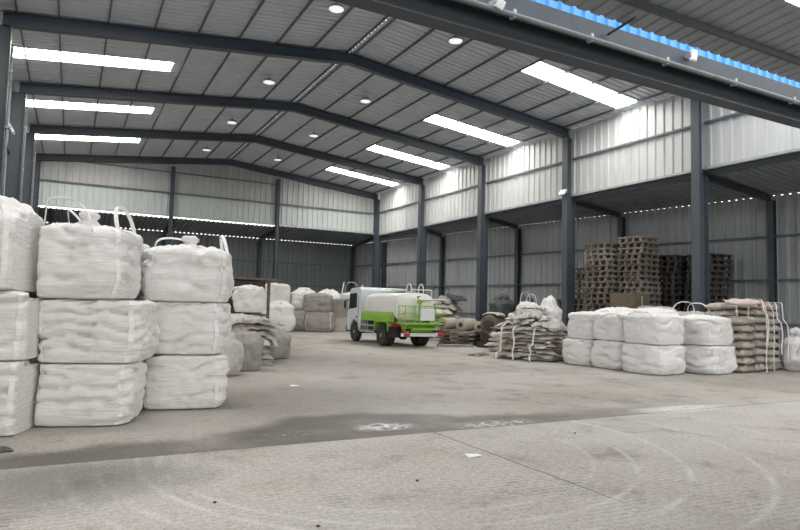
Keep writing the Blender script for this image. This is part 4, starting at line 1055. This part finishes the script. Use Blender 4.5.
fs = [(0,1,2,3), (8,11,10,9)] + [(j * 4 + i, (j + 1) * 4 + i, (j + 1) * 4 + (i + 1) % 4, j * 4 + (i + 1) % 4) for j in range(2) for i in range(4)]
mb.add(vs, fs).build('funnel', M_RUSTD, hp)
MB().box((.1, 0, 2.37), (1.85, 1.45, .07)).build('top_plate', M_RUST, hp)
MB().tube([(0, 0, 1.06), (0, 0, .75)], .12, 14).build('outlet', M_RUSTD, hp)

# ---------------------------------------------------------------- machine and scrap right of the truck
mc = thing('rusty_machine', 'rusty machine drum on a greasy base right of the truck', 'machine', (15.55, 20.75, 0), radians(28))
MB().box((0, 0, .12), (1.2, 1.0, .20)).box((-.35, 0, .38), (.25, .8, .34)).box((.35, 0, .38), (.25, .8, .34)).build('base', M_RUSTD, mc, bevel=.02)
dr = MB().lathe([(.0, -.52), (.34, -.52), (.40, -.48), (.40, -.38), (.36, -.36), (.36, .30), (.42, .32), (.42, .46), (.2, .5), (0, .5)], (0, 0, .93), 'x', 28).build('drum', M_RUST, mc)
MB().lathe([(.05, -.60), (.20, -.58), (.24, -.53), (.12, -.50)], (0, 0, .93), 'x', 20).build('end_flange', M_RUSTD, dr)
MB().lathe([(.0, .40), (.23, .40), (.26, .45), (.26, .95), (.2, 1.0), (0, 1.0)], (0, .12, .86), 'x', 20).build('motor', M_RUSTD, mc)
MB().box((.55, .1, .4), (.5, .5, .36)).build('gear_case', M_RUSTD, mc, bevel=.04)
MB().tube([(-.3, -.4, .5), (-.45, -.55, .75), (-.1, -.58, .85), (.3, -.42, .5)], .04, 8).build('hose', M_BLK, mc, smooth=True)
hm = Heap(); 
for a_ in range(-13, 14):
    for d_ in range(-10, 11):
        x_, y_ = R2(a_ * .04, d_ * .04, radians(28)); k_ = (int(math.floor((15.55 + x_) / .05)), int(math.floor((20.75 + y_) / .05)))
        hm.H[k_] = max(hm.H.get(k_, 0), .94 + math.sqrt(max(.0, .45 ** 2 - (d_ * .04) ** 2)))
hm.lay('cover_sheet', 'dusty sheet thrown over the top of the rusty machine', 'sheet', None, M_SACK2, 15.5, 20.72, radians(28), .72, .72, .03, 400, rag=.08, wave=.05, droop=.30)
M_ROLL = fabric('pale roll cloth', (.50, .47, .40), .5, (.25, .21, .16))
for i, (x, y, z, a, L, rr) in enumerate(((14.95, 23.3, .62, .55, 1.3, .26), (15.45, 22.6, .60, .5, 1.2, .27), (15.9, 21.95, .57, .55, 1.1, .24))):
    t = thing('cloth_roll', ['rolled pale cloth with an open end nearest the truck, lying on the scrap', 'rolled pale cloth in the middle of the row, lying on the scrap', 'rolled pale cloth beside the rusty machine, lying on the scrap'][i], 'roll', (x, y, z), a, 'cloth rolls on the scrap pile')
    MB().lathe([(rr * .35, -L / 2 + .02), (rr * .9, -L / 2), (rr, -L / 2 + .05), (rr * 1.02, 0), (rr, L / 2 - .05), (rr * .9, L / 2), (rr * .35, L / 2 - .02)], (0, 0, rr), 'x', 24).build('roll_body', M_ROLL, t, smooth=True)
    MB().lathe([(rr * .34, -L / 2 - .01), (rr * .36, -L / 2 - .01), (rr * .36, L / 2 + .01), (rr * .34, L / 2 + .01)], (0, 0, rr), 'x', 16).build('core', M_RUSTD, t)
M_PINK = paint('faded pink board', (.42, .31, .27), .7, 0, .3, .5, 4)
M_PLANK = paint('grey plank', (.36, .35, .33), .7, 0, .3, .4, 4)
r = rnd(21)
# scrap boards under the rolls, laid crosswise layer on layer
z = 0
kinds = ['rusty scrap board', 'faded pink scrap board', 'dark scrap board', 'grey scrap board']
for lay in range(7):
    for k in range(3):
        ang = .55 + (pi / 2 if lay % 2 else 0); off = (k - 1) * (.52 if lay % 2 == 0 else .5)
        e = (-sin(ang) * off, cos(ang) * off); mi = (lay + k * 3) % 4 if lay < 6 else (1, 1, 0)[k]
        o = MB().box((0, 0, .041), (r.uniform(1.5, 1.75), r.uniform(.24, .38), .08)).build('scrap_board', [M_RUST, M_PINK, M_RUSTD, M_PLANK][mi], bevel=.006)
        o.location = (15.1 + e[0], 22.5 + e[1], z); o.rotation_euler = (0, 0, ang + r.uniform(-.05, .05))
        tag(o, f'{kinds[mi]}, {ORD[lay]} layer up, {ORD[k]} across, in the scrap right of the truck', 'board', 'scrap boards right of the truck')
    z += .085
pl = MB().box((0, 0, .05), (1.5, .26, .10)).build('long_plank', M_PLANK, bevel=.008); pl.location = (14.0, 21.3, .0); pl.rotation_euler = (0, 0, radians(-20))
tag(pl, 'long grey plank lying on the floor between the truck and the rusty machine', 'plank')

# ---------------------------------------------------------------- lamps, pipes, small things
M_LENS = paint('frosted lamp lens', (.80, .82, .86), .35, 0, .5, .1, 6)
M_GLOW = emission('lit lamp diffuser', (.92, .95, 1.0), .75)
M_HOUS = paint('grey lamp housing', (.35, .36, .37), .4, .2, .5, .2, 6)
bays = ['front bay', 'second bay', 'third bay', 'far bay']
LY = [15.35, 21.85, 27.75, 33.6]
for i, y in enumerate(LY):
    for s in (-1, 1):
        x = XG + s * 1.95; zt = zroof(x)
        t = thing('high_bay_lamp', f"round white ceiling lamp in the {bays[i]}, {'left' if s < 0 else 'right'} of the ridge", 'lamp', (x, y, zt - .30), 0, 'round lamps under the roof')
        MB().lathe([(.0, .015), (.205, .01), (.215, .0), (.20, -.02), (.12, -.035), (0, -.04)], (0, 0, 0), 'z', 28).build('diffuser', M_GLOW, t, smooth=True)
        MB().lathe([(.235, -.01), (.24, .02), (.18, .07), (.09, .10), (.06, .15), (0, .15)], (0, 0, 0), 'z', 28).build('housing', M_HOUS, t, smooth=True)
        MB().tube([(0, 0, .14), (0, 0, .29)], .012, 8).build('hanger', M_HOUS, t)
def flood(label, loc, rz, tilt, size=(.34, .07, .26), group='white floodlights'):
    t = thing('floodlight', label, 'floodlight', loc, rz, group)
    R = Matrix.Rotation(tilt, 3, 'X')
    MB().box((0, -.10, 0), size, R).build('lamp_body', M_WHITE, t, bevel=.01)
    MB().box(Vector((0, -.10, 0)) + R @ Vector((0, -size[1] / 2 - .004, 0)), (size[0] * .84, .008, size[2] * .8), R).build('lens', M_LENS, t)
    MB().box((-size[0] / 2 - .01, -.06, 0), (.012, .12, .04)).box((size[0] / 2 + .01, -.06, 0), (.012, .12, .04)).box((0, -.006, 0), (size[0] + .03, .012, .04)).build('bracket', M_HOUS, t)
flood('white floodlight on the second big column from the front on the right', (XR - .26, FY[3], 6.42), radians(-90), -.6)
flood('white floodlight on the left hand column beside the thin conduit', (XL + .24, FY[3] + .12, 6.05), radians(90), -.5, (.30, .06, .3))
flood('white floodlight under the front beam, left one', (4.67, 6.36, 5.55), radians(20), .5, (.17, .05, .12))
flood('white floodlight under the front beam, right one', (8.55, 6.36, 5.70), radians(-10), .2, (.12, .04, .17))
pp = MB().tube([(-9, 6.33, 5.50), (26, 6.33, 5.50)], .035, 10).build('beam_conduit', M_PIPE, smooth=True); tag(pp, 'long grey pipe running along the front beam', 'pipe')
for i, x in enumerate((2.6, 5.0, 6.4, 8.0, 9.7, 11.4)):
    MB().box((x, 6.36, 5.52), (.05, .10, .11)).build('pipe_clip', M_HOUS, pp)
for i, (y, x, lab) in enumerate(((FY[2], XL + .275, 'thin pale conduit down the left hand column with the floodlight'), (FY[1], XL + .275, 'thin pale conduit down the left hand column behind the floodlight'), (FY[3], XL + .275, 'thin pale conduit down the nearest left hand column'))):
    c_ = MB().tube([(x, y - .12, .1), (x, y - .12, HE - .9)], .03, 8).build('conduit', M_PIPE, smooth=True); tag(c_, lab, 'conduit', 'conduits on the left hand columns')
    for z in (2, 4, 6, 7.5): MB().box((x, y - .12, z), (.08, .09, .04)).build('conduit_clip', M_HOUS, c_)
br = MB().tube([(6.75, 6.36, 5.66), (6.36, 5.52, 5.47)], .02, 8).build('brace_rod', M_STEELD); tag(br, 'dark slanting brace rod between the front beam and the near roof', 'rod')
M_PAPER = paint('white paper scrap', (.85, .85, .83), .8)
for i, (x, y, lab) in enumerate(((3.94, 5.6, 'white scrap of paper on the grooved near floor'), (3.94, 11.63, 'white scrap of paper on the middle of the hall floor'))):
    o = MB().add([(-.09, -.05, .004), (.08, -.06, .012), (.10, .05, .004), (-.07, .06, .02), (-.09, -.05, .001), (.08, -.06, .009), (.10, .05, .001), (-.07, .06, .017)], [(0,1,2,3),(7,6,5,4),(0,4,5,1),(1,5,6,2),(2,6,7,3),(3,7,4,0)]).build('paper_scrap', M_PAPER)
    o.location = (x, y, 0); tag(o, lab, 'paper', 'scraps of paper')
hq = Heap(); hq.lay('torn_sheet', 'dark scrap of torn sheet on the floor at the left photo edge', 'scrap', None, M_BAGK, -.62, 7.6, .3, .34, .16, .02, 420, rag=.05, wave=.04, n=(14, 10))
for i, (x, y) in enumerate(((1.66, 4.27), (2.9, 5.0), (5.9, 6.1), (1.1, 5.1))):
    o = MB().lathe([(.0, 0), (.012, .002), (.016, .008), (.009, .014), (0, .015)], (0, 0, 0), 'z', 9).build('dark_pebble', M_RUSTD, smooth=True); o.location = (x, y, 0)
    tag(o, ['dark pebble at the lower edge of the photo', 'dark pebble below the floor joint, left of the long crack', 'dark pebble right of the long crack', 'dark pebble near the oil stain'][i], 'pebble', 'pebbles on the near floor')
